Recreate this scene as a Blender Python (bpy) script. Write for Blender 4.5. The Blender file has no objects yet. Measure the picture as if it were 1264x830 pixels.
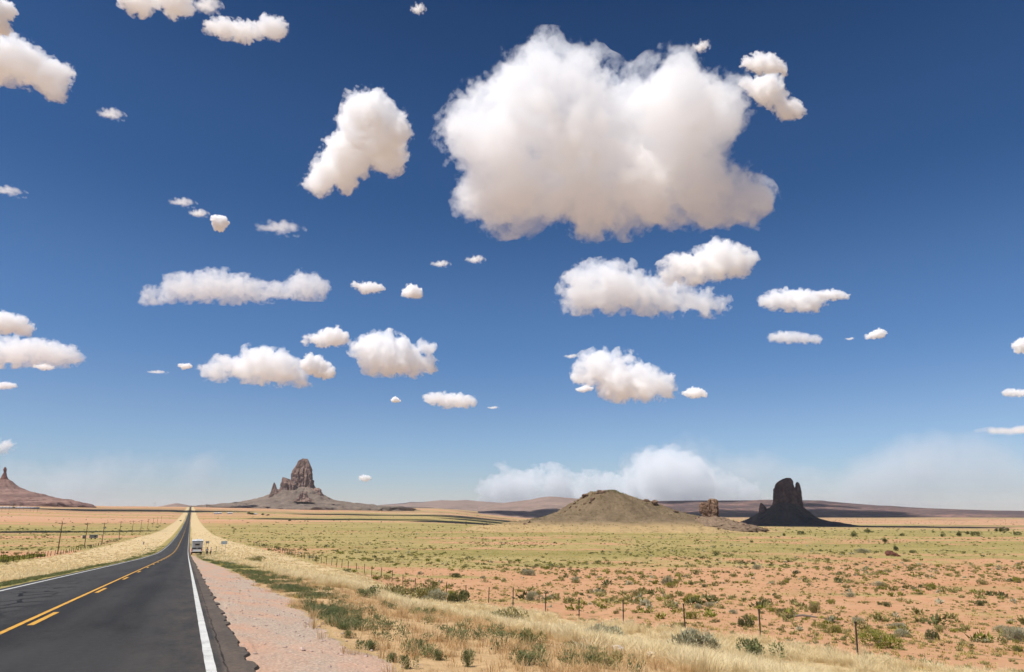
import bpy, bmesh, math, random, time
import numpy as np
from mathutils import Vector, Matrix
T0 = time.time()
R = math.radians
sc = bpy.context.scene
COL = sc.collection
random.seed(7)
RNG = np.random.RandomState(7)

# ------------------------------------------------------------------ camera, sky, sun, exposure
PITCH, YAW = R(14.37), R(24.5)          # the road runs along +Y; the camera looks to the right of it
cam = bpy.data.cameras.new('camera')
cam_ob = bpy.data.objects.new('camera', cam)
COL.objects.link(cam_ob)
cam.sensor_width = 36.0
cam.lens = 24.0
cam.clip_start, cam.clip_end = 0.1, 400000.0
cam_ob.rotation_euler = (R(90) + PITCH, 0, -YAW)
sc.camera = cam_ob

SUN_EL, SUN_AZ = R(60), R(-100)
sl = bpy.data.lights.new('sun', 'SUN')
sun_ob = bpy.data.objects.new('sun', sl)
COL.objects.link(sun_ob)
sl.energy, sl.angle, sl.color = 4.4, R(0.5), (1.0, 0.982, 0.955)
SUN_DIR = Vector((math.sin(SUN_AZ) * math.cos(SUN_EL), math.cos(SUN_AZ) * math.cos(SUN_EL), math.sin(SUN_EL)))
sun_ob.rotation_euler = (-SUN_DIR).to_track_quat('-Z', 'Y').to_euler()

world = bpy.data.worlds.new('World')
sc.world = world
world.use_nodes = True
wt = world.node_tree
bg = wt.nodes['Background']
sky = wt.nodes.new('ShaderNodeTexSky')
sky.sky_type = 'NISHITA'
sky.sun_disc = False
sky.sun_elevation, sky.sun_rotation = SUN_EL, SUN_AZ
sky.altitude, sky.air_density, sky.dust_density, sky.ozone_density = 1700, 1.0, 0.35, 3.0
# clear desert air: deeper blue towards the zenith, a paler greyish band at the skyline
geo = wt.nodes.new('ShaderNodeTexCoord')
sep = wt.nodes.new('ShaderNodeSeparateXYZ')
ramp = wt.nodes.new('ShaderNodeValToRGB')
mul = wt.nodes.new('ShaderNodeMix'); mul.data_type = 'RGBA'; mul.blend_type = 'MULTIPLY'; mul.inputs[0].default_value = 1
cr = ramp.color_ramp
cr.interpolation = 'EASE'
cr.elements[0].position, cr.elements[0].color = 0.0, (0.62, 0.60, 0.66, 1)
cr.elements[1].position, cr.elements[1].color = 0.75, (0.098, 0.235, 0.38, 1)
for pos, c in ((0.10, (0.62, 0.67, 0.74, 1)), (0.25, (0.43, 0.60, 0.75, 1)), (0.45, (0.235, 0.425, 0.60, 1))):
    e = cr.elements.new(pos); e.color = c
wt.links.new(geo.outputs['Generated'], sep.inputs[0])
wt.links.new(sep.outputs['Z'], ramp.inputs[0])
wt.links.new(sky.outputs[0], mul.inputs[6])
wt.links.new(ramp.outputs[0], mul.inputs[7])
wt.links.new(mul.outputs[2], bg.inputs[0])
bg.inputs[1].default_value = 0.10

vs = sc.view_settings
vs.view_transform, vs.look, vs.exposure, vs.gamma, vs.use_curve_mapping = 'Standard', 'None', 0.45, 1.0, False
sc.cycles.max_bounces = 24
sc.cycles.diffuse_bounces = 3
sc.cycles.volume_bounces = 18
sc.cycles.transparent_max_bounces = 12
sc.cycles.volume_step_rate = 1.0
sc.cycles.volume_max_steps = 1024
sc.cycles.use_adaptive_sampling = True
sc.cycles.adaptive_threshold = 0.025

# ------------------------------------------------------------------ helpers
FOC = 843.0                              # focal length in photograph pixels
CP, SP = math.cos(PITCH), math.sin(PITCH)

def ray(px, py):
    """unit-horizontal direction (road frame) of a photograph pixel: used to read bearings off the photo"""
    rx, ry = (px - 632.0) / FOC, -(py - 415.0) / FOC
    d0, d1, d2 = rx, CP - ry * SP, SP + ry * CP
    c, s = math.cos(YAW), math.sin(YAW)
    x, y = d0 * c + d1 * s, -d0 * s + d1 * c
    h = math.hypot(x, y)
    return np.array([x / h, y / h, d2 / h])

def far(px, py, r):
    return ray(px, py) * r

def hash3(ix, iy, iz):
    h = (ix * 374761393 + iy * 668265263 + iz * 2147483647 + 974634777).astype(np.int64) & 0xffffffff
    h = ((h ^ (h >> 13)) * 1274126177) & 0xffffffff
    h = ((h ^ (h >> 16)) * 2246822519) & 0xffffffff
    return ((h ^ (h >> 15)) & 0xffff) / 65535.0

def noise3(p):
    i = np.floor(p).astype(np.int64)
    f = p - i
    u = f * f * f * (f * (f * 6 - 15) + 10)
    r = 0
    for a in (0, 1):
        for b in (0, 1):
            for c in (0, 1):
                r = r + hash3(i[:, 0] + a, i[:, 1] + b, i[:, 2] + c) * (u[:, 0] if a else 1 - u[:, 0]) \
                    * (u[:, 1] if b else 1 - u[:, 1]) * (u[:, 2] if c else 1 - u[:, 2])
    return r * 2 - 1

def fbm(p, o=4, g=0.5, l=2.03):
    r, a = 0, 1.0
    for k in range(o):
        r = r + a * noise3(p + k * 17.3)
        p = p * l
        a *= g
    return r

def fbm2(x, y, s, o=4, seed=0.0, g=0.5):
    sh = np.shape(x)
    p = np.stack([np.ravel(x) / s + seed, np.ravel(y) / s - seed, np.full(np.size(x), seed * 1.7 + 0.37)], 1)
    return fbm(p, o, g).reshape(sh)

def sstep(a, b, x):
    t = np.clip((x - a) / (b - a), 0, 1)
    return t * t * (3 - 2 * t)

def mesh_np(name, V, F, mat=None, parent=None, smooth=False, attrs=None, loc=None):
    """one mesh object out of numpy arrays; F is (n,3) or (n,4)"""
    me = bpy.data.meshes.new(name)
    V = np.asarray(V, np.float32); F = np.asarray(F, np.int32)
    k = F.shape[1]
    me.vertices.add(len(V)); me.vertices.foreach_set('co', V.ravel())
    me.loops.add(F.size); me.loops.foreach_set('vertex_index', F.ravel())
    me.polygons.add(len(F))
    me.polygons.foreach_set('loop_start', np.arange(0, F.size, k, dtype=np.int32))
    me.polygons.foreach_set('loop_total', np.full(len(F), k, np.int32))
    me.polygons.foreach_set('use_smooth', np.full(len(F), bool(smooth)))
    for an, av in (attrs or {}).items():
        at = me.attributes.new(an, 'FLOAT', 'POINT')
        at.data.foreach_set('value', np.asarray(av, np.float32))
    me.update(calc_edges=True)
    me.validate()
    o = bpy.data.objects.new(name, me)
    COL.objects.link(o)
    if mat: me.materials.append(mat)
    if parent: o.parent = parent
    if loc is not None: o.location = loc
    return o

def tag(o, label=None, cat=None, group=None, kind=None):
    if label: o['label'] = label
    if cat: o['category'] = cat
    if group: o['group'] = group
    if kind: o['kind'] = kind
    return o

def empty(name, loc, rz=0.0):
    o = bpy.data.objects.new(name, None)
    COL.objects.link(o)
    o.location = loc
    o.rotation_euler = (0, 0, rz)
    o.empty_display_size = 0.3
    return o

def copy_tree(o, parent=None):
    c = o.copy(); COL.objects.link(c)
    if parent: c.parent = parent
    for ch in list(o.children):
        copy_tree(ch, c)
    return c

class MB:
    """collects boxes, tubes and prisms, then links them as one mesh object"""
    def __init__(s): s.bm = bmesh.new()
    def box(s, c, d, rot=None, bev=0.0):
        m = bmesh.ops.create_cube(s.bm, size=1)
        vs_ = m['verts']
        bmesh.ops.scale(s.bm, vec=d, verts=vs_)
        if bev:
            ed = list({e for v in vs_ for e in v.link_edges})
            g = bmesh.ops.bevel(s.bm, geom=ed, offset=bev, segments=2, affect='EDGES', profile=0.5)
            vs_ = list({v for f in g['faces'] for v in f.verts} | {v for v in vs_ if v.is_valid})
        if rot is not None: bmesh.ops.rotate(s.bm, cent=(0, 0, 0), matrix=rot, verts=vs_)
        bmesh.ops.translate(s.bm, vec=c, verts=vs_)
        return s
    def tube(s, a, b, r, r2=None, n=8):
        a, b = Vector(a), Vector(b); d = b - a
        m = bmesh.ops.create_cone(s.bm, cap_ends=True, segments=n, radius1=r, radius2=r if r2 is None else r2, depth=d.length)
        q = d.to_track_quat('Z', 'Y').to_matrix().to_4x4()
        bmesh.ops.transform(s.bm, matrix=Matrix.Translation((a + b) / 2) @ q, verts=m['verts'])
        return s
    def prism(s, prof, x0, x1):
        """profile in (y,z) swept along x"""
        A = [s.bm.verts.new((x0, p[0], p[1])) for p in prof]; B = [s.bm.verts.new((x1, p[0], p[1])) for p in prof]
        n = len(prof)
        s.bm.faces.new(A[::-1]); s.bm.faces.new(B)
        for i in range(n): s.bm.faces.new((A[i], A[(i + 1) % n], B[(i + 1) % n], B[i]))
        return s
    def build(s, name, mat, parent=None, loc=None, smooth=False):
        bmesh.ops.recalc_face_normals(s.bm, faces=s.bm.faces)
        me = bpy.data.meshes.new(name); s.bm.to_mesh(me); s.bm.free()
        if smooth: me.shade_smooth()
        me.materials.append(mat)
        o = bpy.data.objects.new(name, me); COL.objects.link(o)
        if parent: o.parent = parent
        if loc is not None: o.location = loc
        return o

# ------------------------------------------------------------------ material helper
class NT:
    def __init__(s, name):
        s.m = bpy.data.materials.new(name); s.m.use_nodes = True
        s.t = s.m.node_tree; s.t.nodes.clear()
        s.out = s.t.nodes.new('ShaderNodeOutputMaterial')
    def n(s, typ, ins=None, **kw):
        nd = s.t.nodes.new('ShaderNode' + typ)
        for k, v in kw.items(): setattr(nd, k, v)
        for k, v in (ins or {}).items(): s.put(nd.inputs[k], v)
        return nd
    def put(s, sock, v):
        if isinstance(v, bpy.types.NodeSocket): s.t.links.new(v, sock)
        elif isinstance(v, (tuple, list)) and sock.type == 'RGBA': sock.default_value = tuple(v) + ((1,) if len(v) == 3 else ())
        else: sock.default_value = v
    def math(s, op, a, b=0.0, c=None, clamp=False):
        nd = s.n('Math', {0: a, 1: b}, operation=op, use_clamp=clamp)
        if c is not None: s.put(nd.inputs[2], c)
        return nd.outputs[0]
    def mix(s, f, a, b, mode='MIX'):
        nd = s.n('Mix', data_type='RGBA', blend_type=mode)
        s.put(nd.inputs[0], f); s.put(nd.inputs[6], a); s.put(nd.inputs[7], b)
        return nd.outputs[2]
    def rng(s, v, a, b, c=0.0, d=1.0, smooth=False):
        nd = s.n('MapRange', {0: v, 1: a, 2: b, 3: c, 4: d})
        if smooth: nd.interpolation_type = 'SMOOTHSTEP'
        return nd.outputs[0]
    def noise(s, vec, scale, detail=4, rough=0.55, col=False):
        nd = s.n('TexNoise', {'Vector': vec, 'Scale': scale, 'Detail': detail, 'Roughness': rough})
        return nd.outputs['Color' if col else 'Fac']
    def attr(s, name):
        return s.n('Attribute', attribute_name=name).outputs['Fac']
    def pos(s): return s.n('NewGeometry').outputs['Position']
    def obj(s): return s.n('TexCoord').outputs['Object']
    def scl(s, v, k):
        return s.n('Mapping', {'Vector': v, 'Scale': k}).outputs[0]
    def ramp(s, f, stops):
        nd = s.n('ValToRGB', {0: f}); c = nd.color_ramp
        c.elements[0].position, c.elements[0].color = stops[0][0], (*stops[0][1], 1)
        c.elements[1].position, c.elements[1].color = stops[-1][0], (*stops[-1][1], 1)
        for p_, q_ in stops[1:-1]:
            e_ = c.elements.new(p_); e_.color = (*q_, 1)
        return nd.outputs[0]
    def bsdf(s, col, rough=0.9, bump=None, bstr=0.3, bdist=0.05, spec=0.2, **kw):
        b = s.n('BsdfPrincipled', {'Base Color': col, 'Roughness': rough, 'Specular IOR Level': spec, **kw})
        if bump is not None:
            bp = s.n('Bump', {'Height': bump, 'Strength': bstr, 'Distance': bdist}); s.put(b.inputs['Normal'], bp.outputs[0])
        s.t.links.new(b.outputs[0], s.out.inputs[0])
        return b

def plain(name, col, rough=0.6, var=0.15, scale=3.0, spec=0.3, metal=0.0):
    t = NT(name)
    f = t.noise(t.obj(), scale, 5)
    c = t.mix(t.rng(f, 0.3, 0.7), tuple(x * (1 - var) for x in col), tuple(min(1, x * (1 + var)) for x in col))
    t.bsdf(c, rough, spec=spec, Metallic=metal)
    return t.m

# ------------------------------------------------------------------ lie of the land (metres, z = 0 at the eye)
LOGG = np.linspace(math.log(0.5), math.log(120000.0), 1400)

def profile(nodes, sig=14):
    r = np.array([n[0] for n in nodes], float); z = np.array([n[1] for n in nodes], float)
    v = np.interp(np.exp(LOGG), r, z)
    k = np.exp(-0.5 * (np.arange(-4 * sig, 4 * sig + 1) / sig) ** 2); k /= k.sum()
    vp = np.concatenate([np.full(4 * sig, v[0]), v, np.full(4 * sig, v[-1])])
    return np.convolve(vp, k, 'valid')

ROADP = [(0, -1.5), (53, -3.95), (138, -7.85), (200, -10.4), (235, -11.6), (300, -13.2), (390, -14.6), (500, -16.0), (680, -17.2), (1000, -18), (1460, -17.5),
         (2000, -13), (2800, -5), (3600, 8), (4800, 26), (5300, 24), (8000, -30), (120000, -60)]
AZN = np.array([-60, -12, -4, 2, 10, 17, 27, 90.0])
PROF = [profile(p) for p in (
    [(0, -1.5), (53, -4.6), (138, -9.0), (240, -12.4), (340, -14.4), (700, -17), (1500, -12), (3000, 10), (5000, 52), (7000, 60), (14000, 60), (120000, 60)],
    [(0, -1.5), (53, -4.6), (138, -9.0), (240, -12.4), (340, -14.4), (700, -17), (1500, -13), (3000, 8), (5000, 48), (6000, 50), (9000, 30), (120000, -20)],
    [(0, -1.5), (53, -4.6), (138, -8.8), (240, -12.2), (340, -14.4), (700, -17.5), (1500, -16.5), (3000, 0), (5000, 32), (5600, 30), (9000, 0), (120000, -50)],
    [(0, -1.5), (53, -4.8), (138, -9.2), (240, -12.2), (340, -14.4), (700, -17.5), (1500, -17.5), (2800, -5), (4800, 25), (5400, 23), (9000, -20), (120000, -60)],
    [(0, -1.8), (53, -6), (138, -10.2), (240, -12.6), (340, -14.6), (700, -18), (1500, -19.5), (3000, -10), (5500, 14), (8000, 24), (14000, 0), (120000, -60)],
    [(0, -2.2), (35, -6.2), (70, -8.6), (138, -11), (240, -13.4), (340, -15.2), (700, -18.5), (1500, -21), (3000, -17), (5500, 5), (9000, 40), (120000, -40)],
    [(0, -3.2), (20, -4.6), (35, -6.0), (50, -7.1), (70, -8.5), (100, -10), (150, -11.8), (200, -13), (350, -15.4), (600, -17.6), (900, -21.5), (1500, -32), (2500, -48), (4000, -62), (8000, -64), (20000, -40), (120000, -20)],
    [(0, -3.2), (20, -4.6), (35, -5.9), (50, -6.9), (70, -8.2), (100, -9.6), (150, -11.4), (200, -12.6), (350, -15.0), (600, -17.2), (900, -21), (1500, -32), (2500, -48), (4000, -62), (8000, -64), (20000, -40), (120000, -20)])]
ZROAD = profile(ROADP, 5)

def zroad(y):
    y = np.asarray(y, float)
    near = -1.5 - 0.0462 * y
    w = sstep(40, 120, y)
    return near * (1 - w) + np.interp(np.log(np.maximum(y, 0.6)), LOGG, ZROAD) * w

XC, XL, XR = -3.1, -6.9, 0.46            # centre line and the two white edge lines, across the road
ROW_L, ROW_R = -34.0, 26.0               # fences at the two sides of the right of way

def ground(x, y, bumps=True):
    x = np.asarray(x, float); y = np.asarray(y, float)
    r = np.hypot(x, y); az = np.degrees(np.arctan2(x, y))
    lr = np.log(np.maximum(r, 0.6))
    a = np.clip(np.abs(az) * np.sign(az), -60, 89.9)
    k = np.clip(np.searchsorted(AZN, a, 'right') - 1, 0, len(AZN) - 2)
    f = (a - AZN[k]) / (AZN[k + 1] - AZN[k]); f = f * f * (3 - 2 * f)
    vals = np.stack([np.interp(lr, LOGG, p) for p in PROF])
    idx = np.arange(vals[0].size).reshape(vals[0].shape)
    base = np.take_along_axis(vals.reshape(len(PROF), -1), np.ravel(k)[None], 0).reshape(r.shape) * (1 - f) + \
        np.take_along_axis(vals.reshape(len(PROF), -1), np.ravel(k + 1)[None], 0).reshape(r.shape) * f
    if bumps:
        amp = np.clip(r / 60, 0.35, 1) * 0.16
        base = base + amp * fbm2(x, y, 9.0, 3, 3.1) + sstep(60, 400, r) * 0.35 * fbm2(x, y, 60.0, 3, 8.2) + sstep(800, 4000, r) * 1.6 * fbm2(x, y, 420.0, 3, 5.5)
    zr = zroad(y)
    dr = x - 3.2; dl = -x - 8.6
    wr = np.where(x > XC, sstep(0, 15 + 0.02 * np.abs(y), dr), sstep(0, 14 + 0.02 * np.abs(y), dl))
    near = zr - np.where(x > XC, 0.095 + 0.09 * np.clip(x - 1, 0, 3), 0.095 + 0.12 * np.clip(-x - 7.6, 0, 3))
    if bumps:
        near = near + np.where((x > 1.2) | (x < -8.0), 0.025, 0.0) * fbm2(x, y, 0.9, 3, 1.3)
    z = near * (1 - wr) + base * wr
    under = (x > XL - 0.35) & (x < XR + 0.25)
    return np.where(under, z - 0.12 - 0.0006 * np.maximum(y, 0), z)

def gz(x, y): return float(ground(np.array([x]), np.array([y]))[0])

def hit(px, py, rmax=9000.0):
    """where the sight line through a photograph pixel meets the ground"""
    d = ray(px, py)
    rr = np.exp(np.linspace(math.log(4), math.log(rmax), 3000))
    z = ground(d[0] * rr, d[1] * rr)
    i = np.argmax(d[2] * rr < z)
    r = rr[i] if (d[2] * rr < z).any() else rmax
    return np.array([d[0] * r, d[1] * r, float(ground(np.array([d[0] * r]), np.array([d[1] * r]))[0])]), r
# ------------------------------------------------------------------ ground: one sheet to the skyline
def soil_zones(x, y):
    """which soil or sward grows where (0..1 each)"""
    r = np.hypot(x, y); az = np.degrees(np.arctan2(x, y))
    j = fbm2(x, y, 3.0, 3, 2.0) * 0.45
    jj = fbm2(x, y, 14.0, 4, 6.0)
    dirt_r = 2.35 + 0.035 * np.minimum(y, 30) - sstep(55, 130, y) * 1.5
    dirt = sstep(0.2, 0.6, x) * (1 - sstep(-0.35, 0.5, x - dirt_r - j)) * (1 - sstep(120, 200, y))
    brown = sstep(-0.4, 0.6, x - dirt_r - j) * (1 - sstep(-1.5, 2.5, x - (11.0 - 0.10 * y) - 3 * j)) * (1 - sstep(45, 75, y))
    lim_r = ROW_R - 2.2 * sstep(5, 60, y) * (1 - sstep(100, 300, y)) - 10 * sstep(120, 600, y)
    straw_r = sstep(0.2, 1.5, x - dirt_r + 0.6 - 2.6 * (1 - sstep(70, 150, y)) + j) * (1 - sstep(-1.2, 1.2, x - lim_r + 1.6 * j))
    straw_l = sstep(0.0, 2.5, -x - 9.0 + j) * (1 - sstep(-2.5, 2.0, -x + ROW_L + 2.0 + 9 * sstep(250, 800, y) + 2 * j))
    straw = np.clip(straw_r + straw_l, 0, 1) * (1 - dirt) * (1 - brown)
    weed = np.clip(sstep(7.2, 7.8, -x) * (1 - sstep(8.6, 11.0, -x + j)), 0, 1)
    verge = np.clip(straw_r + straw_l + dirt + brown + weed, 0, 1)
    verge = np.where((x > XL) & (x < XR), 1, verge)
    out = 1 - verge
    # open plain: red earth near on the right, yellow sward beyond, long bands far away
    lr = np.log(np.maximum(r, 1.0))
    # banding lies across the line of sight of the valley: stretch in the valley's own axis
    ca, sa = math.cos(R(24)), math.sin(R(24))
    u, v = x * ca - y * sa, x * sa + y * ca
    band = fbm2(u * 0.12, v, 150.0, 4, 4.0)
    band_s = fbm2(u * 0.25, v, 34.0, 4, 9.0)
    band_l = fbm2(u * 0.12, v, 520.0, 4, 12.0)
    right = sstep(3, 14, az)
    redn = right * (1 - sstep(150, 275, r + 34 * jj - 2.2 * (az - 40) * np.clip(r / 150, 0, 1))) * np.clip(0.95 - 0.45 * sstep(-0.05, 0.5, band_s) - 0.25 * sstep(0.0, 0.5, jj), 0, 1)
    redl = (1 - right) * np.clip(0.62 + 0.8 * band_s, 0, 1) * (1 - 0.6 * sstep(400, 800, r)) * sstep(90, 200, r)
    redf = sstep(700, 1600, r) * np.clip(0.5 + 0.9 * np.where(r > 2500, band_l, band), 0, 1)
    redm = right * sstep(190, 300, r) * (1 - sstep(550, 850, r)) * np.clip(0.25 + 1.3 * band_s + 0.5 * jj, 0, 1) * 0.75
    red = np.clip(redn + redl + redf + redm, 0, 1) * out
    green = np.clip(0.35 + 0.9 * fbm2(u * 0.3, v, 48.0, 4, 20.0), 0, 1) * out * sstep(40, 130, r) * (1 - 0.7 * sstep(900, 2200, r))
    green = np.maximum(green, weed * 0.8)
    pale = sstep(0.15, 0.5, band) * out * sstep(900, 1800, r) * 0.5
    dark = sstep(0.15, 0.55, fbm2(u * 0.2, v, 300.0, 4, 33.0)) * out * sstep(1500, 3000, r) * 0.5
    return dict(dirt=dirt, brown=brown, straw=straw, red=red, green=green, pale=pale, dark=dark)

def ground_material():
    t = NT('desert_soil')
    P = t.pos()
    n0 = t.noise(P, 0.02, 5); n1 = t.noise(P, 0.35, 6, 0.6); n2 = t.noise(P, 3.5, 6, 0.62); n3 = t.noise(P, 22.0, 4, 0.6)
    sw = t.mix(t.rng(n1, 0.3, 0.7), (0.305, 0.232, 0.082), (0.405, 0.308, 0.13))
    sw = t.mix(t.math('MULTIPLY', t.attr('green'), t.rng(n1, 0.35, 0.6)), sw, (0.225, 0.190, 0.055))
    redc = t.mix(t.rng(n1, 0.3, 0.7), (0.44, 0.222, 0.115), (0.50, 0.285, 0.155))
    redc = t.mix(t.math('MULTIPLY', t.rng(n0, 0.5, 0.7), 0.5), redc, (0.46, 0.215, 0.11))
    straw = t.mix(t.rng(n1, 0.3, 0.72), (0.46, 0.335, 0.17), (0.60, 0.455, 0.26))
    straw = t.mix(t.rng(n2, 0.52, 0.75, 0, 0.5), straw, (0.32, 0.24, 0.12))
    brown = t.mix(t.rng(n2, 0.3, 0.7), (0.38, 0.245, 0.12), (0.54, 0.36, 0.185))
    gravel = t.mix(t.rng(n3, 0.35, 0.68), (0.29, 0.215, 0.16), (0.53, 0.405, 0.305))
    dirt = t.mix(t.rng(t.noise(t.scl(P, (0.8, 0.35, 1)), 1.0, 6, 0.6), 0.44, 0.66, 0, 0.85), gravel, (0.50, 0.28, 0.18))
    def edge(a, lo=0.25, hi=0.75, k=0.5):
        return t.rng(t.math('ADD', a, t.math('MULTIPLY', t.math('SUBTRACT', n2, 0.5), k)), lo, hi, smooth=True)
    c = t.mix(edge(t.attr('red'), 0.3, 0.7, 0.9), sw, redc)
    patch = t.rng(t.noise(P, 0.11, 5, 0.65), 0.5, 0.62, 0, 0.55)
    c = t.mix(t.math('MULTIPLY', patch, t.math('SUBTRACT', 1.0, t.attr('red'))), c, (0.185, 0.16, 0.05))
    c = t.mix(t.math('MULTIPLY', t.rng(t.noise(P, 0.8, 6, 0.7), 0.55, 0.7, 0, 0.5), t.attr('red')), c, (0.37, 0.25, 0.125))
    c = t.mix(t.attr('pale'), c, (0.50, 0.31, 0.205))
    c = t.mix(t.attr('dark'), c, (0.19, 0.14, 0.065))
    c = t.mix(edge(t.attr('straw')), c, straw)
    c = t.mix(edge(t.attr('brown')), c, brown)
    c = t.mix(edge(t.attr('dirt'), 0.35, 0.65, 0.4), c, dirt)
    # low scattered plants too small to model: dotted cover that belongs to the soil
    vor = t.n('TexVoronoi', {'Vector': P, 'Scale': 0.55, 'Randomness': 1.0})
    dots = t.math('LESS_THAN', vor.outputs['Distance'], t.rng(t.noise(P, 0.05, 4), 0.4, 0.75, 0.0, 0.42))
    dcol = t.mix(vor.outputs['Color'], (0.13, 0.115, 0.035), (0.26, 0.215, 0.08))
    bare = t.math('SUBTRACT', 1.0, t.math('ADD', t.math('ADD', t.attr('straw'), t.attr('brown')), t.attr('dirt')), clamp=True)
    c = t.mix(t.math('MULTIPLY', t.math('MULTIPLY', dots, bare), 0.75), c, dcol)
    c = t.mix(1.0, c, t.n('CombineColor', {0: t.rng(n3, 0.2, 0.8, 0.84, 1.12), 1: t.rng(n3, 0.2, 0.8, 0.84, 1.12), 2: t.rng(n3, 0.2, 0.8, 0.84, 1.12)}).outputs[0], 'MULTIPLY')
    h = t.math('ADD', t.math('MULTIPLY', n2, 0.6), t.math('MULTIPLY', n3, 0.35))
    t.bsdf(c, 0.95, bump=h, bstr=0.55, bdist=0.10, spec=0.1)
    return t.m

def build_ground():
    az = np.concatenate([np.linspace(-180, -19, 60, endpoint=False), np.linspace(-19, 69, 860, endpoint=False), np.linspace(69, 180, 40, endpoint=False)])
    rr = np.concatenate([[0.0], np.exp(np.linspace(math.log(1.2), math.log(45000.0), 600))])
    A, RR = np.meshgrid(np.radians(az), rr)
    X, Y = RR * np.sin(A), RR * np.cos(A)
    Z = ground(X, Y)
    zn = soil_zones(X, Y)
    m, n = X.shape
    i = np.arange(m - 1)[:, None] * n; k = np.arange(n)[None]; k2 = (k + 1) % n
    F = np.stack([i + k, i + n + k, i + n + k2, i + k2], -1).reshape(-1, 4)[:, ::-1]
    o = mesh_np('ground', np.stack([X, Y, Z], -1).reshape(-1, 3), F, ground_material(), smooth=True, attrs={a: b.ravel() for a, b in zn.items()})
    tag(o, kind='structure')
build_ground()

# ------------------------------------------------------------------ the road
def road_ys(y1=5100.0):
    ys = [-14.0]
    while ys[-1] < y1: ys.append(ys[-1] + max(0.12, min(60.0, abs(ys[-1]) * 0.012)))
    return np.array(ys)
YS = road_ys()
crown = lambda x: -0.015 * np.abs(x - XC)

def asphalt_material():
    t = NT('asphalt'); P = t.pos()
    grain = t.noise(P, 160, 3, 0.7); mid = t.noise(P, 9, 5, 0.6); big = t.noise(t.scl(P, (0.8, 0.05, 1)), 1.0, 4)
    sx = t.n('SeparateXYZ', {0: P}).outputs
    c = t.mix(t.rng(big, 0.35, 0.65), (0.019, 0.018, 0.0172), (0.040, 0.037, 0.0345))
    c = t.mix(t.rng(grain, 0.4, 0.75, 0, 0.5), c, (0.065, 0.062, 0.058))
    c = t.mix(t.math('MULTIPLY', t.rng(sx[0], -3.1, -3.3), t.rng(big, 0.3, 0.7, 0.35, 0.8)), c, (0.060, 0.056, 0.052))
    # worn, dustier outer edge beyond the white line with its own crack
    edge_w = t.rng(t.math('ADD', sx[0], t.math('MULTIPLY', t.math('SUBTRACT', t.noise(t.scl(P, (0, 1, 0)), 0.9, 4), 0.5), 0.10)), 0.60, 0.64)
    c = t.mix(edge_w, c, t.mix(t.rng(t.noise(P, 14, 5, .7), 0.3, 0.7), (0.055, 0.045, 0.037), (0.115, 0.09, 0.072)))
    wob = t.math('ADD', sx[0], t.math('MULTIPLY', t.math('SUBTRACT', t.noise(t.scl(P, (0, 1, 0)), 1.1, 6, 0.7), 0.5), 0.16))
    crack = t.math('LESS_THAN', t.math('ABSOLUTE', t.math('SUBTRACT', wob, 0.655)), t.rng(t.noise(P, 2.0, 3), 0.3, 0.7, 0.004, 0.022))
    c = t.mix(crack, c, (0.014, 0.013, 0.012))
    # tar-sealed cracks in the far lane
    vor = t.n('TexVoronoi', {'Vector': t.mix(0.06, t.scl(P, (1, 0.42, 1)), t.noise(P, 1.6, 4, col=True)), 'Scale': 1.15}, feature='DISTANCE_TO_EDGE')
    zone = t.math('MULTIPLY', t.math('MULTIPLY', t.rng(sx[0], -6.6, -6.2), t.rng(sx[0], -3.7, -4.2)), t.math('MULTIPLY', t.rng(sx[1], 4, 9), t.rng(sx[1], 60, 35)))
    seal = t.math('MULTIPLY', t.math('LESS_THAN', vor.outputs['Distance'], 0.07), t.math('MULTIPLY', zone, t.rng(t.noise(P, 0.55, 3), 0.43, 0.50)))
    c = t.mix(seal, c, (0.010, 0.0095, 0.0095))
    for xw in (-5.9, -4.3, -2.2, -0.5):
        c = t.mix(t.math('MULTIPLY', t.rng(t.math('ABSOLUTE', t.math('SUBTRACT', sx[0], xw)), 0.05, 0.5, 0.5, 0.0), t.rng(mid, 0.2, 0.7)), c, (0.056, 0.052, 0.048))
    stain = t.rng(t.noise(t.scl(P, (1, 0.3, 1)), 0.7, 5, 0.65), 0.56, 0.70, 0, 0.55)
    c = t.mix(stain, c, (0.017, 0.016, 0.0155))
    dust = t.math('MULTIPLY', t.rng(sx[0], -0.9, 0.9, 0.0, 0.42), t.rng(t.noise(t.scl(P, (1.5, 0.35, 1)), 1.6, 6, 0.7), 0.42, 0.72))
    c = t.mix(dust, c, (0.20, 0.145, 0.105))
    t.bsdf(c, t.rng(mid, 0.3, 0.7, 0.68, 0.84), bump=grain, bstr=0.35, bdist=0.01, spec=0.10)
    return t.m

def strip(name, x0, x1, y0, y1, lift, mat, jag0=0.0, jag1=0.0, cols=2, seed=0.0, ys=None):
    ys = YS[(YS >= y0) & (YS <= y1)] if ys is None else ys
    ys = np.unique(np.concatenate([[y0], ys, [y1]]))
    w = np.linspace(0, 1, cols)
    j0 = jag0 * fbm2(ys * 0 + seed, ys, 0.55, 4, seed + 1.0); j1 = jag1 * fbm2(ys * 0 + seed, ys, 0.55, 5, seed + 2.0, 0.5)
    X = (x0 + j0)[:, None] * (1 - w) + (x1 + j1)[:, None] * w
    Yg = ys[:, None] + 0 * X
    Z = zroad(Yg) + crown(X) + lift + 0.00002 * np.abs(Yg)
    m, n = X.shape
    i = np.arange(m - 1)[:, None] * n; k = np.arange(n - 1)[None]
    F = np.stack([i + k, i + k + 1, i + n + k + 1, i + n + k], -1).reshape(-1, 4)
    V = np.stack([X, Yg, Z], -1).reshape(-1, 3)
    return V, F

ASPH = asphalt_material()
V, F = strip('road', XL - 0.5, XR + 0.52, -14, 5050, 0.0, ASPH, 0.05, 0.085, 24)
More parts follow.
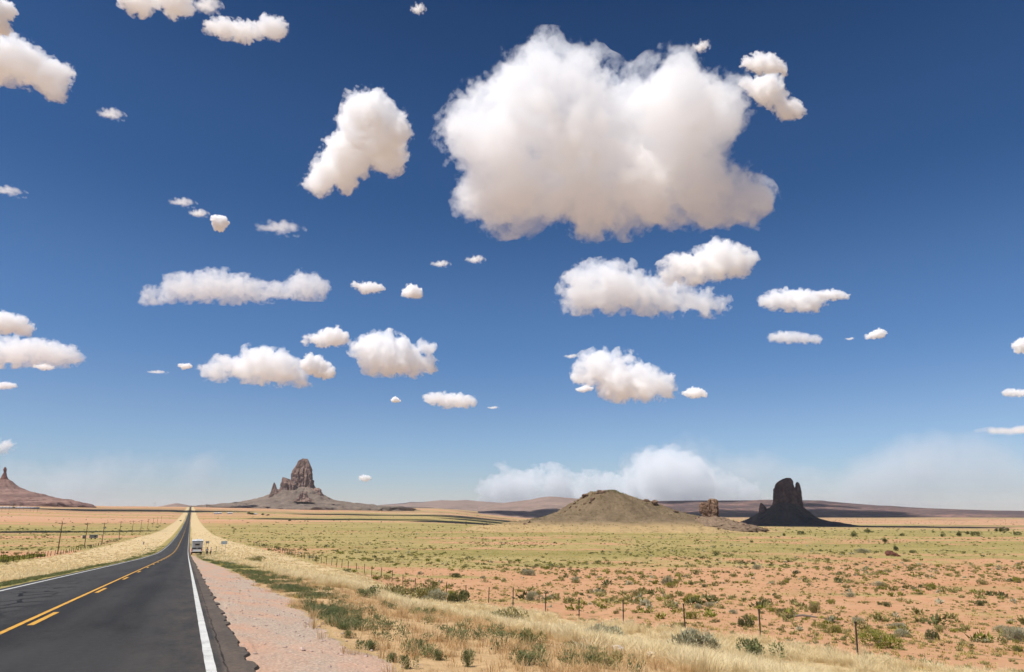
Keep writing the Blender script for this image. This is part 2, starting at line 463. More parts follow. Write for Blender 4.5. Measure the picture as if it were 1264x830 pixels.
# give the asphalt a broken outer edge with real thickness
n = 24; m = len(V) // n
E0, E1 = V[0::n].copy(), V[n - 1::n].copy(); E0[:, 2] -= 0.22; E1[:, 2] -= 0.22
E0[:, 0] -= 0.10; E1[:, 0] += 0.16
b0 = len(V); b1 = b0 + m
i = np.arange(m - 1)
F = np.concatenate([F, np.stack([b0 + i, i * n, (i + 1) * n, b0 + i + 1], -1), np.stack([i * n + n - 1, b1 + i, b1 + i + 1, (i + 1) * n + n - 1], -1)])
tag(mesh_np('road', np.concatenate([V, E0, E1]), F, ASPH), kind='structure')

def paint(name, col, wear):
    t = NT(name); P = t.pos()
    f = t.noise(P, 60, 4, 0.7); g = t.noise(P, 3.0, 5, .65)
    c = t.mix(t.rng(g, 0.3, 0.75), col, tuple(q * 0.80 for q in col))
    c = t.mix(t.rng(t.math('ADD', f, t.math('MULTIPLY', t.math('SUBTRACT', g, 0.5), 0.5)), 0.56 + wear, 0.70 + wear), c, (0.10, 0.095, 0.085))
    t.bsdf(c, 0.6, bump=f, bstr=0.2, bdist=0.005, spec=0.3)
    return t.m
WHITE, YELLOW = paint('white_road_paint', (0.60, 0.585, 0.535), 0.0), paint('yellow_road_paint', (0.62, 0.315, 0.032), 0.02)

def lines(name, spans, mat, jag=0.003):
    Vs, Fs, b = [], [], 0
    for k, (x0, x1, y0, y1) in enumerate(spans):
        V_, F_ = strip(name, x0, x1, y0, y1, 0.005, mat, jag, jag, 2, 3.0 * k)
        Vs.append(V_); Fs.append(F_ + b); b += len(V_)
    tag(mesh_np(name, np.concatenate(Vs), np.concatenate(Fs), mat), kind='structure')
lines('road_edge_line', [(XR - 0.065, XR + 0.065, -14, 5050), (XL - 0.085, XL + 0.085, -14, 5050)], WHITE)
lines('road_centre_line', [(XC - 0.06, XC + 0.06, -14, 5050)] + [(XC + 0.18, XC + 0.31, y, y + 3.4) for y in np.arange(18.4, 700, 12.2)], YELLOW)
# ------------------------------------------------------------------ buttes, hills and mesas
def rock_mat(name, dark, mid, light, strata=0.0, flute=0.02, fine=0.12, bdist=4.0, foot=None, zf=None):
    t = NT(name); P = t.obj()
    f1 = t.noise(t.scl(P, (1, 1, 0.22)), flute, 6, 0.62)
    f2 = t.noise(P, fine, 6, 0.65)
    c = t.ramp(t.math('ADD', t.math('MULTIPLY', f1, 0.55), t.math('MULTIPLY', f2, 0.45)), [(0.32, dark), (0.5, mid), (0.68, light)])
    if strata:
        s_ = t.noise(t.scl(P, (0.02, 0.02, 1)), strata, 4, 0.6)
        c = t.mix(t.rng(s_, 0.45, 0.6, 0, 0.65), c, dark)
    if foot:
        zz = t.n('SeparateXYZ', {0: P}).outputs[2]
        w = t.rng(t.math('ADD', zz, t.math('MULTIPLY', t.math('SUBTRACT', f2, 0.5), (zf[1] - zf[0]) * 0.9)), zf[0], zf[1], 1.0, 0.0, smooth=True)
        c = t.mix(w, c, t.mix(t.rng(f2, 0.35, 0.65), foot[0], foot[1]))
    t.bsdf(c, 0.95, bump=t.math('ADD', f1, t.math('MULTIPLY', f2, 0.6)), bstr=0.7, bdist=bdist, spec=0.1)
    return t.m

def rings(levels, r, centre, ratio=0.8, nth=120, nz=80, flute=0.10, fl_f=5.0, rough=0.05, seed=1.0, expo=2.6, smooth=0, under=12.0, back=None, zamp=0.0):
    """a rock body whose width at each height follows its outline; returns local V, F about `centre`"""
    d0 = ray(*centre); d = np.array([d0[0], d0[1], 0]); t = np.array([d[1], -d[0], 0])
    O = d * r
    L = []
    for py, xl, xr in levels:
        def lat(px):
            q = ray(px, py); s = r / (q[0] * d[0] + q[1] * d[1])
            return (q[0] * t[0] + q[1] * t[1]) * s, q[2] * s
        a, za = lat(xl); b, zb = lat(xr)
        L.append(((za + zb) / 2, a, b))
    L.append((L[-1][0] - under, L[-1][1] - under * 1.2, L[-1][2] + under * 1.2))
    L = np.array(L)
    tt = np.linspace(0, 1, nz) ** 1.0
    s = np.concatenate([[0], np.cumsum(np.hypot(np.diff(L[:, 0]), np.abs(np.diff(L[:, 2] - L[:, 1])) * 0.35 + 1e-6))]); s /= s[-1]
    Z = np.interp(tt, s, L[:, 0]); A = np.interp(tt, s, L[:, 1]); B = np.interp(tt, s, L[:, 2])
    th = np.linspace(0, 2 * math.pi, nth, endpoint=False)
    c, sn = np.cos(th), np.sin(th)
    se = lambda v: np.sign(v) * np.abs(v) ** (2 / expo)
    H = (B - A) / 2
    size = H.max()
    U = (A + B)[:, None] / 2 + H[:, None] * se(c)[None]
    W = H[:, None] * ratio * se(sn)[None]
    if back is not None: W = np.where(W > 0, W * back, W)
    zz = np.repeat(Z[:, None], nth, 1)
    Hm = np.median(H)
    p = np.stack([np.cos(th)[None].repeat(nz, 0) * fl_f, np.sin(th)[None].repeat(nz, 0) * fl_f, zz / max(Hm, 1) * 0.45], -1).reshape(-1, 3) + seed * 3.7
    n1 = (1 - np.abs(fbm(p, 4, 0.55)) * 1.6).reshape(nz, nth) - 0.55
    q = np.stack([U, W, zz], -1).reshape(-1, 3) / max(Hm, 1) * 2.6 + seed
    n2 = fbm(q, 5, 0.6).reshape(nz, nth)
    k = 1 + flute * n1 + rough * n2
    mid = (A + B)[:, None] / 2
    U = mid + (U - mid) * k; W = W * k
    zz = zz + zamp * Hm * n2 + rough * 0.35 * Hm * fbm(q * 2.1 + 9, 3).reshape(nz, nth) * (1 if zamp == 0 else 0)
    V = O[None, None] * 0 + U[..., None] * t + W[..., None] * d; V[..., 2] = zz
    V = V.reshape(-1, 3)
    i = np.arange(nz - 1)[:, None] * nth; j = np.arange(nth)[None]; j2 = (j + 1) % nth
    F = np.stack([i + j, i + nth + j, i + nth + j2, i + j2], -1).reshape(-1, 4)
    top = len(V); V = np.concatenate([V, [[V[:nth, 0].mean(), V[:nth, 1].mean(), V[:nth, 2].mean()]]])
    Ft = np.stack([np.full(nth, top), np.arange(nth), (np.arange(nth) + 1) % nth, np.full(nth, top)], -1)
    return V, F, Ft[:, :3], O

def body(name, mat, parent, levels, r, centre, **kw):
    V, F, Ft, O = rings(levels, r, centre, **kw)
    V = V.copy(); zb = O[2]
    F3 = np.concatenate([F[:, [0, 1, 2]], F[:, [0, 2, 3]], Ft])
    o = mesh_np(name, V, F3, mat, parent, smooth=kw.get('expo', 2.6) <= 2.2)
    if parent is not None: o.location = (O[0] - parent.location[0], O[1] - parent.location[1], -parent.location[2])
    return o, O

PEAK = rock_mat('volcanic_neck_rock', (0.10, 0.068, 0.055), (0.215, 0.142, 0.112), (0.33, 0.225, 0.175), flute=0.016, fine=0.035, bdist=10)
PEAK_TALUS = rock_mat('grey_scree', (0.095, 0.074, 0.060), (0.160, 0.122, 0.094), (0.25, 0.19, 0.14), flute=0.008, fine=0.05, bdist=5)

RA, CA = 5200.0, (370, 626)
root = empty('volcanic_peak', far(370, 626, RA))
tag(root, 'tall jagged volcanic peak with grey scree slopes beyond the end of the road', 'rock peak')
body('spire', PEAK, root, [(566.6, 373.5, 379.2), (569, 368.5, 380.5), (574, 365.8, 382.6), (581, 361.6, 384.4), (588, 359.8, 385.6), (596, 358.6, 386.8), (604, 357.2, 387.5), (612, 355, 389), (620, 352, 391)], RA, CA, ratio=0.75, nth=180, nz=130, flute=0.16, fl_f=3.2, rough=0.08, seed=1.3, under=30)
body('shoulder', PEAK, root, [(589.6, 348.6, 350.4), (591.5, 347.9, 357), (597, 347.2, 365), (603, 346.4, 366), (612, 345, 367)], RA - 60, CA, ratio=0.8, nth=130, nz=70, flute=0.22, fl_f=3.0, rough=0.10, seed=4.1, under=30)
body('pinnacle', PEAK, root, [(596.0, 337.9, 339.0), (599, 336.7, 340.4), (603.5, 335.6, 341.6), (607, 334.6, 343), (611, 333, 345), (616, 332, 347)], RA - 120, CA, ratio=0.8, nth=90, nz=60, flute=0.2, rough=0.12, seed=6.6, under=30)
body('ledge', PEAK, root, [(604.6, 341, 347), (607, 338.5, 350), (611, 335, 353), (616, 332, 356)], RA - 110, CA, ratio=0.6, nth=90, nz=40, flute=0.2, rough=0.14, seed=7.7, under=30)
body('knob', PEAK, root, [(602.6, 388, 393.4), (605, 385, 396.2), (609.5, 381, 398), (615, 380, 399.5)], RA - 60, CA, ratio=0.9, nth=90, nz=40, flute=0.2, rough=0.12, seed=8.2, under=30)
body('outcrop', PEAK, root, [(607.2, 373, 375.5), (609, 370.5, 378.5), (612, 370, 379.5), (614, 369, 380)], RA - 330, CA, ratio=0.8, nth=70, nz=30, flute=0.2, rough=0.16, seed=9.4, under=30)
body('scree_slope', PEAK_TALUS, root, [(601, 366, 384), (603.5, 352, 389), (608, 336, 396), (611, 329, 398), (614.5, 322, 404), (617.5, 312, 412), (620.5, 298, 426), (623, 280, 447), (625.5, 250, 470), (628, 215, 505)], RA, CA, ratio=0.85, nth=240, nz=120, flute=0.05, fl_f=4.0, rough=0.07, seed=2.2, expo=2.1, under=40)

RED = rock_mat('red_sandstone', (0.13, 0.062, 0.05), (0.245, 0.118, 0.088), (0.34, 0.19, 0.14), strata=0.03, flute=0.02, fine=0.04, bdist=6)
RED_T = rock_mat('banded_red_shale', (0.14, 0.085, 0.072), (0.245, 0.145, 0.115), (0.33, 0.215, 0.17), strata=0.035, flute=0.008, fine=0.05, bdist=4)
RO, CO = 3900.0, (6, 620)
root = empty('sandstone_butte', far(6, 620, RO))
tag(root, 'red butte topped by a thin stone pillar at the left end of the skyline', 'butte')
body('pillar', RED, root, [(577.0, 5.0, 7.2), (580, 3.6, 8.2), (583.5, 4.3, 7.6), (587, 2.2, 8.2), (590, 0.8, 9.0), (593.5, -1.5, 11.5), (598, -3, 13)], RO, CO, ratio=0.9, nth=80, nz=60, flute=0.10, rough=0.10, seed=3.0, under=20)
body('slope', RED_T, root, [(592, -8, 11), (595, -18, 16), (598, -28, 20), (602, -42, 27), (606, -56, 36), (609.2, -70, 47), (612, -82, 60), (615.5, -94, 72), (618, -105, 90), (621, -120, 108)], RO, CO, ratio=0.7, nth=200, nz=90, flute=0.06, fl_f=4, rough=0.06, seed=5.0, expo=2.1, under=30)

DARK = rock_mat('dark_minette_rock', (0.08, 0.052, 0.042), (0.21, 0.13, 0.098), (0.40, 0.245, 0.18), flute=0.03, fine=0.07, bdist=4)
DARK_T = rock_mat('dark_scree', (0.08, 0.060, 0.046), (0.145, 0.105, 0.077), (0.22, 0.16, 0.115), flute=0.015, fine=0.10, bdist=2.5)
RC, CC = 2500.0, (972, 649)
root = empty('rock_butte', far(972, 649, RC))
tag(root, 'dark tower butte with a notched top standing in cloud shadow', 'butte')
body('tower', DARK, root, [(590.3, 970, 975.6), (592, 965.5, 977.2), (594.5, 961, 978.6), (598, 958, 979.6), (602, 956.6, 980.4), (604.5, 954.8, 981.5), (612, 954.6, 983), (622, 954.4, 985), (632, 953, 988), (640, 951, 991)], RC, CC, ratio=0.7, nth=170, nz=120, flute=0.13, fl_f=3.2, rough=0.05, seed=12.0, under=20)
body('horn', DARK, root, [(595.3, 983.6, 985), (597, 982.2, 986.8), (601, 981.7, 988), (606, 980.5, 989.2), (615, 979, 990.4), (624, 978, 991.2), (632, 977, 992), (640, 976, 993)], RC, CC, ratio=1.0, nth=100, nz=80, flute=0.14, rough=0.05, seed=14.0, under=20)
body('pinnacle', DARK, root, [(621.4, 938.6, 940.6), (623.5, 938.0, 943), (627, 937.4, 945.8), (632, 937, 947.5), (637, 936, 949)], RC - 20, CC, ratio=0.9, nth=80, nz=40, flute=0.14, rough=0.07, seed=15.0, under=20)
body('scree_slope', DARK_T, root, [(622, 957, 986), (626, 950, 990), (630, 944, 995), (634, 938, 1000.5), (638, 932, 1007), (642, 923, 1016), (645, 913, 1030), (648, 903, 1052), (651, 885, 1085)], RC, CC, ratio=0.8, nth=240, nz=100, flute=0.06, fl_f=4, rough=0.05, seed=16.0, expo=2.1, under=14)

# the brown hill and its stones
HILL = rock_mat('brown_hill_soil', (0.095, 0.066, 0.040), (0.155, 0.110, 0.066), (0.235, 0.170, 0.104), flute=0.05, fine=0.55, bdist=0.8,
                foot=((0.31, 0.215, 0.10), (0.41, 0.285, 0.14)), zf=(-15.0, -8.0))
RH, CH = 720.0, (768, 652)
hill, HO = body('hill', HILL, None, [(604.0, 756, 759), (606.6, 741, 765), (609, 728.5, 771), (612.6, 719.5, 781), (617, 713, 794), (621, 708.5, 805), (627, 698, 821), (633, 688, 836), (639, 668, 856), (645, 640, 884), (652, 596, 930), (657, 560, 970)],
     RH, CH, ratio=0.8, nth=300, nz=150, flute=0.03, fl_f=4.0, rough=0.05, seed=21.0, expo=2.1, under=8)
hill.location = (HO[0], HO[1], 0)
tag(hill, kind='structure')

def rock_variant(seed, res=3, squash=0.75, amp=0.30):
    bm = bmesh.new(); bmesh.ops.create_icosphere(bm, subdivisions=res, radius=1)
    v = np.array([q.co[:] for q in bm.verts]); f = np.array([[q.index for q in p.verts] for p in bm.faces]); bm.free()
    rs = np.random.RandomState(seed)
    for _ in range(9):                                   # flat broken faces
        nrm = rs.normal(size=3); nrm /= np.linalg.norm(nrm); k = rs.uniform(0.55, 0.85)
        dd = v @ nrm; v = v - np.maximum(dd - k, 0)[:, None] * nrm
    n = fbm(v * 1.7 + seed, 4, 0.55); v = v * (1 + amp * n)[:, None]
    v[:, 2] *= squash
    return v, f
BROWNROCK = rock_mat('brown_outcrop_rock', (0.07, 0.042, 0.028), (0.175, 0.108, 0.072), (0.30, 0.195, 0.13), flute=0.25, fine=0.6, bdist=0.4)
REDROCK = rock_mat('dark_red_rock', (0.045, 0.018, 0.013), (0.115, 0.046, 0.032), (0.24, 0.11, 0.075), flute=0.4, fine=1.2, bdist=0.2)
PALEROCK = rock_mat('pale_stone', (0.42, 0.36, 0.31), (0.55, 0.48, 0.42), (0.66, 0.60, 0.54), flute=1.5, fine=5, bdist=0.03)

# surface height of hill for what lies on it
_hv = np.array([v.co[:] for v in hill.data.vertices]) + np.array(hill.location)
def on_hill(px, py):
    """first surface met along a bearing: the hill's own mesh, else the plain"""
    from mathutils.bvhtree import BVHTree
    global _bvh
    if '_bvh' not in globals():
        _bvh = BVHTree.FromPolygons([tuple(v) for v in _hv], [tuple(p.vertices) for p in hill.data.polygons])
    d = ray(px, py)
    h = _bvh.ray_cast(Vector((0, 0, 0)), Vector(d).normalized())
    if h[0] is None: return np.array(hit(px, py)[0])
    p = hit(px, py)[0]
    return np.array(h[0]) if np.hypot(*h[0][:2]) < np.hypot(*p[:2]) else p

def rock(name, p, s, seed, mat, label, cat='rock', group=None, squash=0.8):
    v, f = rock_variant(seed, 4, squash)
    o = mesh_np(name, v * np.array(s), f, mat, loc=p, smooth=False)
    return tag(o, label, cat, group)

rock('rock_outcrop', on_hill(741, 607.8) + [0, 0, 0.2], (6.0, 4, 2.2), 31, BROWNROCK, 'low brown rock ledge on the left shoulder of the brown hilltop', 'rock')
rock('rock_outcrop', on_hill(722.5, 612.5) + [0, 0, 0], (4.4, 3.4, 2.9), 32, BROWNROCK, 'dark blocky rock jutting from the upper left edge of the brown hill', 'rock')
rock('rock_outcrop', on_hill(731, 617), (3.4, 2.6, 2.8), 33, BROWNROCK, 'dark boulder on the face of the brown hill below the left ledge', 'rock')
rock('boulder', on_hill(744.5, 629), (1.0, 1.0, 0.95), 34, BROWNROCK, 'small lone dark boulder in the middle of the brown hill\'s face', 'boulder')
rock('rock_outcrop', on_hill(798.5, 619.0) + [0, 0, 0.4], (3.6, 2.4, 1.9), 35, BROWNROCK, 'flat brown rock on the right-hand ridge of the brown hill, left of a round boulder', 'rock')
rock('boulder', on_hill(808.5, 622.5) + [0, 0, 0.9], (3.6, 2.8, 3.4), 36, BROWNROCK, 'big round boulder on the right-hand ridge of the brown hill', 'boulder')
rock('rock_outcrop', on_hill(834, 632) + [0, 0, 0.3], (3.8, 2.4, 1.1), 37, BROWNROCK, 'low dark slab low on the right-hand slope of the brown hill', 'rock')
for k, (px, py) in enumerate([(714, 618.5), (709, 622), (726, 611.5), (718, 615.5), (735, 610), (729, 621), (704, 627), (712, 626), (750, 606.8), (722, 622), (716, 630), (653, 645.5), (648, 647), (697, 632)]):
    rock('hill_stone', on_hill(px, py), tuple(RNG.uniform(0.9, 2.2, 3)), 40 + k % 5, BROWNROCK, 'small brown stone among others strewn on the left slope of the brown hill', 'stone', 'stones on the left slope of the brown hill')

# the block of rock beside the hill
RB, CB = 690.0, (875, 641)
root = empty('rock_stack', far(875, 640.5, RB))
tag(root, 'brown blocky rock stack on a rubble mound between the hill and the dark butte', 'rock stack')
body('block', BROWNROCK, root, [(620.0, 865, 870), (622, 863.6, 876), (627, 863.2, 877), (631, 863.8, 878), (635, 866, 878), (641, 867, 880)], RB, CB, ratio=0.9, nth=90, nz=60, flute=0.14, fl_f=2.6, rough=0.10, seed=51, expo=3.2, under=2)
body('block', BROWNROCK, root, [(616.0, 876.0, 882), (617.6, 874.4, 885.4), (622, 873.4, 886.2), (627, 872.6, 886), (632, 872.4, 886.8), (636, 873, 886.6), (641, 872, 888)], RB + 1, CB, ratio=0.9, nth=90, nz=60, flute=0.20, fl_f=2.6, rough=0.10, seed=53, expo=3.2, under=2)
body('rubble_mound', rock_mat('rubble_soil', (0.105, 0.070, 0.046), (0.185, 0.128, 0.083), (0.29, 0.205, 0.14), flute=0.3, fine=0.9, bdist=0.6), root,
     [(637.5, 866, 886), (639.5, 860, 893), (642, 852, 902), (645, 842, 912), (648, 830, 924), (651, 815, 940)], RB, CB, ratio=0.8, nth=160, nz=50, flute=0.05, rough=0.10, seed=55, expo=2.1, under=3)
_mound = root.children[-1]
_mv = np.array([v.co[:] for v in _mound.data.vertices]) + np.array([root.location.x, root.location.y, 0])
from mathutils.bvhtree import BVHTree
_mb = BVHTree.FromPolygons([tuple(v) for v in _mv], [tuple(p.vertices) for p in _mound.data.polygons])
for k, (px, py, s) in enumerate([(859, 640, 1.0), (863, 639, .9), (890, 641, 1.0), (896, 642.5, .8), (905, 643.6, 1.2), (911, 645, .7), (918, 648, 1.3), (926, 651.5, 1.3), (884, 643, .7), (899, 646, .6), (856, 643, .6), (921, 650, .8)]):
    h = _mb.ray_cast(Vector((0, 0, 0)), Vector(ray(px, py)).normalized())[0]
    p = np.array(h) if h is not None else hit(px, py)[0]
    rock('mound_boulder', p, (s * 1.1, s, s), 44 + k % 4, BROWNROCK, 'brown boulder scattered on the rubble mound below the blocky rock stack', 'boulder', 'boulders on the rubble mound')
p, r = hit(1100, 686.5)
rock('rock_outcrop', p + [0, 0, 0.2], (2.6, 1.4, 1.6), 61, REDROCK, 'dark red rock ledge on the pink plain, the larger left one of two', 'rock')
p, r = hit(1107, 687)
rock('rock_outcrop', p + [0, 0, 0.1], (1.3, 1.0, 1.1), 62, REDROCK, 'small red rock on the pink plain against the right end of a larger red ledge', 'rock')

# far ridges and mesas on the skyline
def ridge(name, pts, r, depth, mat, label=None, cat=None, seed=1.0, front=0.35, base=-90.0, rough=0.06, kind=None, nd=40, per=1.4):
    xs = np.array([p[0] for p in pts], float); ys = np.array([p[1] for p in pts], float)
    px = np.arange(xs[0], xs[-1], per); py = np.interp(px, xs, ys)
    D = np.array([ray(a, b) for a, b in zip(px, py)])
    top = D[:, 2] * r
    w = np.concatenate([np.linspace(0, 1, nd), np.linspace(1.05, 1.6, 6)])
    P = []
    for k in w:
        rr = r + (k - 1) * depth
        prof = k ** front if k <= 1 else 1 - (k - 1) * 1.2
        zg = np.minimum(ground(D[:, 0] * rr, D[:, 1] * rr, False), base) if base is not None else ground(D[:, 0] * rr, D[:, 1] * rr, False) - 6
        X, Y = D[:, 0] * rr, D[:, 1] * rr
        hgt = np.maximum(top - zg, 0)
        nz_ = fbm(np.stack([X, Y, 0 * X + seed], 1) / (depth * 0.35) + seed, 5, 0.55)
        sh = np.clip(prof + rough * nz_ * (1 if k < 0.97 else 0.15) * (k > 0.02), -0.1, 1.05)
        P.append(np.stack([X, Y, zg + hgt * sh], 1))
    P = np.array(P); m, n = P.shape[:2]
    i = np.arange(m - 1)[:, None] * n; j = np.arange(n - 1)[None]
    F = np.stack([i + j, i + j + 1, i + n + j + 1, i + n + j], -1).reshape(-1, 4)
    o = mesh_np(name, P.reshape(-1, 3), F, mat, smooth=True)
    tag(o, label, cat, kind=kind)
    return o
MESA = rock_mat('mesa_painted_shade_and_red_rock', (0.055, 0.042, 0.042), (0.125, 0.078, 0.066), (0.34, 0.19, 0.14), flute=0.0025, fine=0.010, bdist=12, strata=0.02)  # dark mottling paints cloud shadow into the base colour, between red rock
FARH = rock_mat('far_hill_soil', (0.15, 0.11, 0.095), (0.235, 0.165, 0.13), (0.30, 0.21, 0.165), flute=0.003, fine=0.012, bdist=15)
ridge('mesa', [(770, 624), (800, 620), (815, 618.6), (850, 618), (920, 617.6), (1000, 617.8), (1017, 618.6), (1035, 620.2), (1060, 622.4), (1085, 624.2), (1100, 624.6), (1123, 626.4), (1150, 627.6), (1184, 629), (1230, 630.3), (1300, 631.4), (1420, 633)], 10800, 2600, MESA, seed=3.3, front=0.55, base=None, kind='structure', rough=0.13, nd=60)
ridge('hills', [(590, 627), (610, 622.5), (630, 620), (655, 617), (668, 614.2), (680, 613.2), (695, 614.4), (715, 616.2), (740, 619), (770, 622), (800, 626)], 8200, 1900, FARH, seed=7.3, front=0.8, base=None, kind='structure', rough=0.05)
ridge('hills', [(440, 629), (470, 623.5), (500, 621.5), (507, 620), (520, 620.2), (545, 617.6), (560, 618.2), (575, 617.4), (590, 619), (605, 620), (625, 621.5), (650, 623), (690, 627)], 12500, 2500, FARH, seed=9.3, front=0.75, base=None, kind='structure', rough=0.06)
ridge('hills', [(180, 628), (198, 625), (206, 623.4), (214, 621.8), (219, 621.4), (226, 622.6), (234, 624.2), (242, 624.8), (262, 624), (290, 623), (320, 624), (350, 628)], 7600, 1200, FARH, seed=11.3, front=0.8, base=None, kind='structure', rough=0.05)
# ------------------------------------------------------------------ plants
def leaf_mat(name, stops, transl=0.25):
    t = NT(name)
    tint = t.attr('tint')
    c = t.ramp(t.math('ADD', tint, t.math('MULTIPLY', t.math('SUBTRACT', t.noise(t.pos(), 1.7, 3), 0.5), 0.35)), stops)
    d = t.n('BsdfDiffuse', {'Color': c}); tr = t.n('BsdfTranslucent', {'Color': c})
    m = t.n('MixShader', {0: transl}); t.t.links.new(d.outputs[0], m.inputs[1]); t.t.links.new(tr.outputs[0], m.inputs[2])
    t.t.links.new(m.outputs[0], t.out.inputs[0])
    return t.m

LEAF = {
    'olive': leaf_mat('olive_leaves', [(0, (0.13, 0.12, 0.042)), (0.5, (0.26, 0.23, 0.085)), (1, (0.42, 0.36, 0.155))]),
    'green': leaf_mat('green_leaves', [(0, (0.10, 0.11, 0.022)), (0.5, (0.22, 0.22, 0.045)), (1, (0.36, 0.33, 0.09))]),
    'dark': leaf_mat('dark_green_leaves', [(0, (0.055, 0.062, 0.026)), (0.5, (0.12, 0.128, 0.050)), (1, (0.22, 0.21, 0.095))]),
    'sage': leaf_mat('grey_sage_leaves', [(0, (0.19, 0.175, 0.10)), (0.5, (0.35, 0.325, 0.20)), (1, (0.50, 0.46, 0.31))]),
    'weed': leaf_mat('roadside_weed_leaves', [(0, (0.085, 0.105, 0.045)), (0.5, (0.18, 0.20, 0.085)), (1, (0.31, 0.31, 0.14))]),
    'straw': leaf_mat('dry_straw', [(0, (0.52, 0.39, 0.195)), (0.5, (0.74, 0.59, 0.33)), (1, (0.86, 0.745, 0.49))], 0.4),
    'brown': leaf_mat('dry_brown_grass', [(0, (0.42, 0.265, 0.12)), (0.5, (0.64, 0.43, 0.215)), (1, (0.78, 0.58, 0.33))], 0.4),
    'sward': leaf_mat('yellow_green_grass', [(0, (0.26, 0.21, 0.06)), (0.5, (0.45, 0.36, 0.115)), (1, (0.62, 0.50, 0.20))], 0.3),
}
TWIG = plain('grey_twig', (0.16, 0.125, 0.10), 0.9, 0.3, 20)

def leaf_cloud(rs, n, size, shape=(1, 1, 0.8), lobes=7, spiky=0.0):
    """leaf-sized triangles through an uneven shrub volume of radius about 1, feet at z=0"""
    cs = rs.normal(size=(lobes, 3)) * (0.42, 0.42, 0.22); cs[:, 2] = np.abs(cs[:, 2]) + 0.25
    rad = rs.uniform(0.28, 0.52, lobes)
    k = rs.randint(0, lobes, n)
    u = rs.normal(size=(n, 3)); u /= np.linalg.norm(u, axis=1)[:, None]
    rr = rs.uniform(0.25, 1, n) ** 0.5
    c = cs[k] + u * (rad[k] * rr)[:, None]
    c = c * np.array(shape); c[:, 2] = np.maximum(c[:, 2], 0.02)
    ax = u + np.array([0, 0, 0.5 + spiky * 2]); ax /= np.linalg.norm(ax, axis=1)[:, None]
    sd = np.cross(ax, rs.normal(size=(n, 3))); sd /= np.linalg.norm(sd, axis=1)[:, None] + 1e-9
    L = size * rs.uniform(0.7, 1.5, n)[:, None]
    a = c - sd * L * 0.32; b = c + sd * L * 0.32; d = c + ax * L * (1.0 + spiky)
    V = np.stack([a, b, d], 1).reshape(-1, 3)
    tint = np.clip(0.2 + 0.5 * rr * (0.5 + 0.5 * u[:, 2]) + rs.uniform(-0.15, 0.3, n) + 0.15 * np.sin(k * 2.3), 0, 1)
    return V, np.arange(3 * n).reshape(-1, 3), np.repeat(tint, 3)

def tuft(rs, n, h, spread, w, lean=0.5):
    """a tussock: thin blades rising from one foot"""
    a = rs.uniform(0, 2 * math.pi, n); q = rs.uniform(0, 1, n) ** 0.6
    foot = np.stack([np.cos(a), np.sin(a), 0 * a], 1) * (q * spread * 0.45)[:, None]
    out = np.stack([np.cos(a), np.sin(a), 0 * a], 1)
    H = h * rs.uniform(0.55, 1.1, n) * (1 - 0.35 * q)
    mid = foot + out * (lean * 0.22 * q * H)[:, None]; mid[:, 2] += H * 0.6
    tip = foot + (out + rs.normal(size=(n, 3)) * (0.25, 0.25, 0)) * (lean * q * H * 0.9)[:, None]; tip[:, 2] = H
    sd = np.stack([-np.sin(a), np.cos(a), 0 * a], 1) + rs.normal(size=(n, 3)) * (0.7, 0.7, 0); sd /= np.linalg.norm(sd, axis=1)[:, None]
    V = np.stack([foot - sd * w * .5, foot + sd * w * .5, mid + sd * w * .42, mid - sd * w * .42, tip], 1).reshape(-1, 3)
    b = np.arange(n)[:, None] * 5
    F = np.concatenate([b + [[0, 1, 2]], b + [[0, 2, 3]], b + [[3, 2, 4]]])
    t0 = rs.uniform(-0.2, 0.2, n)
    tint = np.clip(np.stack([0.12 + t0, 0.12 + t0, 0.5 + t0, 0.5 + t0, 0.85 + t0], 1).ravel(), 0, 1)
    return V, F, tint

def scatter(name, variants, xy, scale, mat, seed, zs=None, kind='stuff', tint_j=0.25, sink=0.02):
    """many plants as one mass"""
    rs = np.random.RandomState(seed); N = len(xy)
    z = ground(xy[:, 0], xy[:, 1]) if zs is None else zs; pick = rs.randint(0, len(variants), N); rot = rs.uniform(0, 2 * math.pi, N)
    Vs, Fs, Ts, base = [], [], [], 0
    for k, (v, f, t_) in enumerate(variants):
        idx = np.where(pick == k)[0]
        if not len(idx): continue
        c, s = np.cos(rot[idx]), np.sin(rot[idx]); sc_ = scale[idx]
        if sc_.ndim == 1: sc_ = np.stack([sc_, sc_], 1)
        X = (v[None, :, 0] * c[:, None] - v[None, :, 1] * s[:, None]) * sc_[:, :1] + xy[idx, 0][:, None]
        Y = (v[None, :, 0] * s[:, None] + v[None, :, 1] * c[:, None]) * sc_[:, :1] + xy[idx, 1][:, None]
        Z = v[None, :, 2] * sc_[:, 1:] + z[idx][:, None] - sink
        Vs.append(np.stack([X, Y, Z], -1).reshape(-1, 3)); n = len(v)
        Fs.append((f[None] + (np.arange(len(idx)) * n)[:, None, None]).reshape(-1, 3) + base)
        Ts.append(np.clip(t_[None] + rs.uniform(-tint_j, tint_j, len(idx))[:, None], 0, 1).ravel()); base += n * len(idx)
    o = mesh_np(name, np.concatenate(Vs), np.concatenate(Fs), mat, attrs={'tint': np.concatenate(Ts)})
    tag(o, kind=kind)
    return o

def rand_xy(rs, n, r0, r1, a0, a1, dens=1.0):
    """spread over a sector; dens 1 = even per log distance, 2 = even per area"""
    u = rs.uniform(0, 1, n)
    r = np.exp(np.log(r0) + u * np.log(r1 / r0)) if dens == 1 else np.sqrt(r0 * r0 + u * (r1 * r1 - r0 * r0)) if dens == 2 else \
        (r0 + u * (r1 - r0))
    a = np.radians(rs.uniform(a0, a1, n))
    return np.stack([r * np.sin(a), r * np.cos(a)], 1)

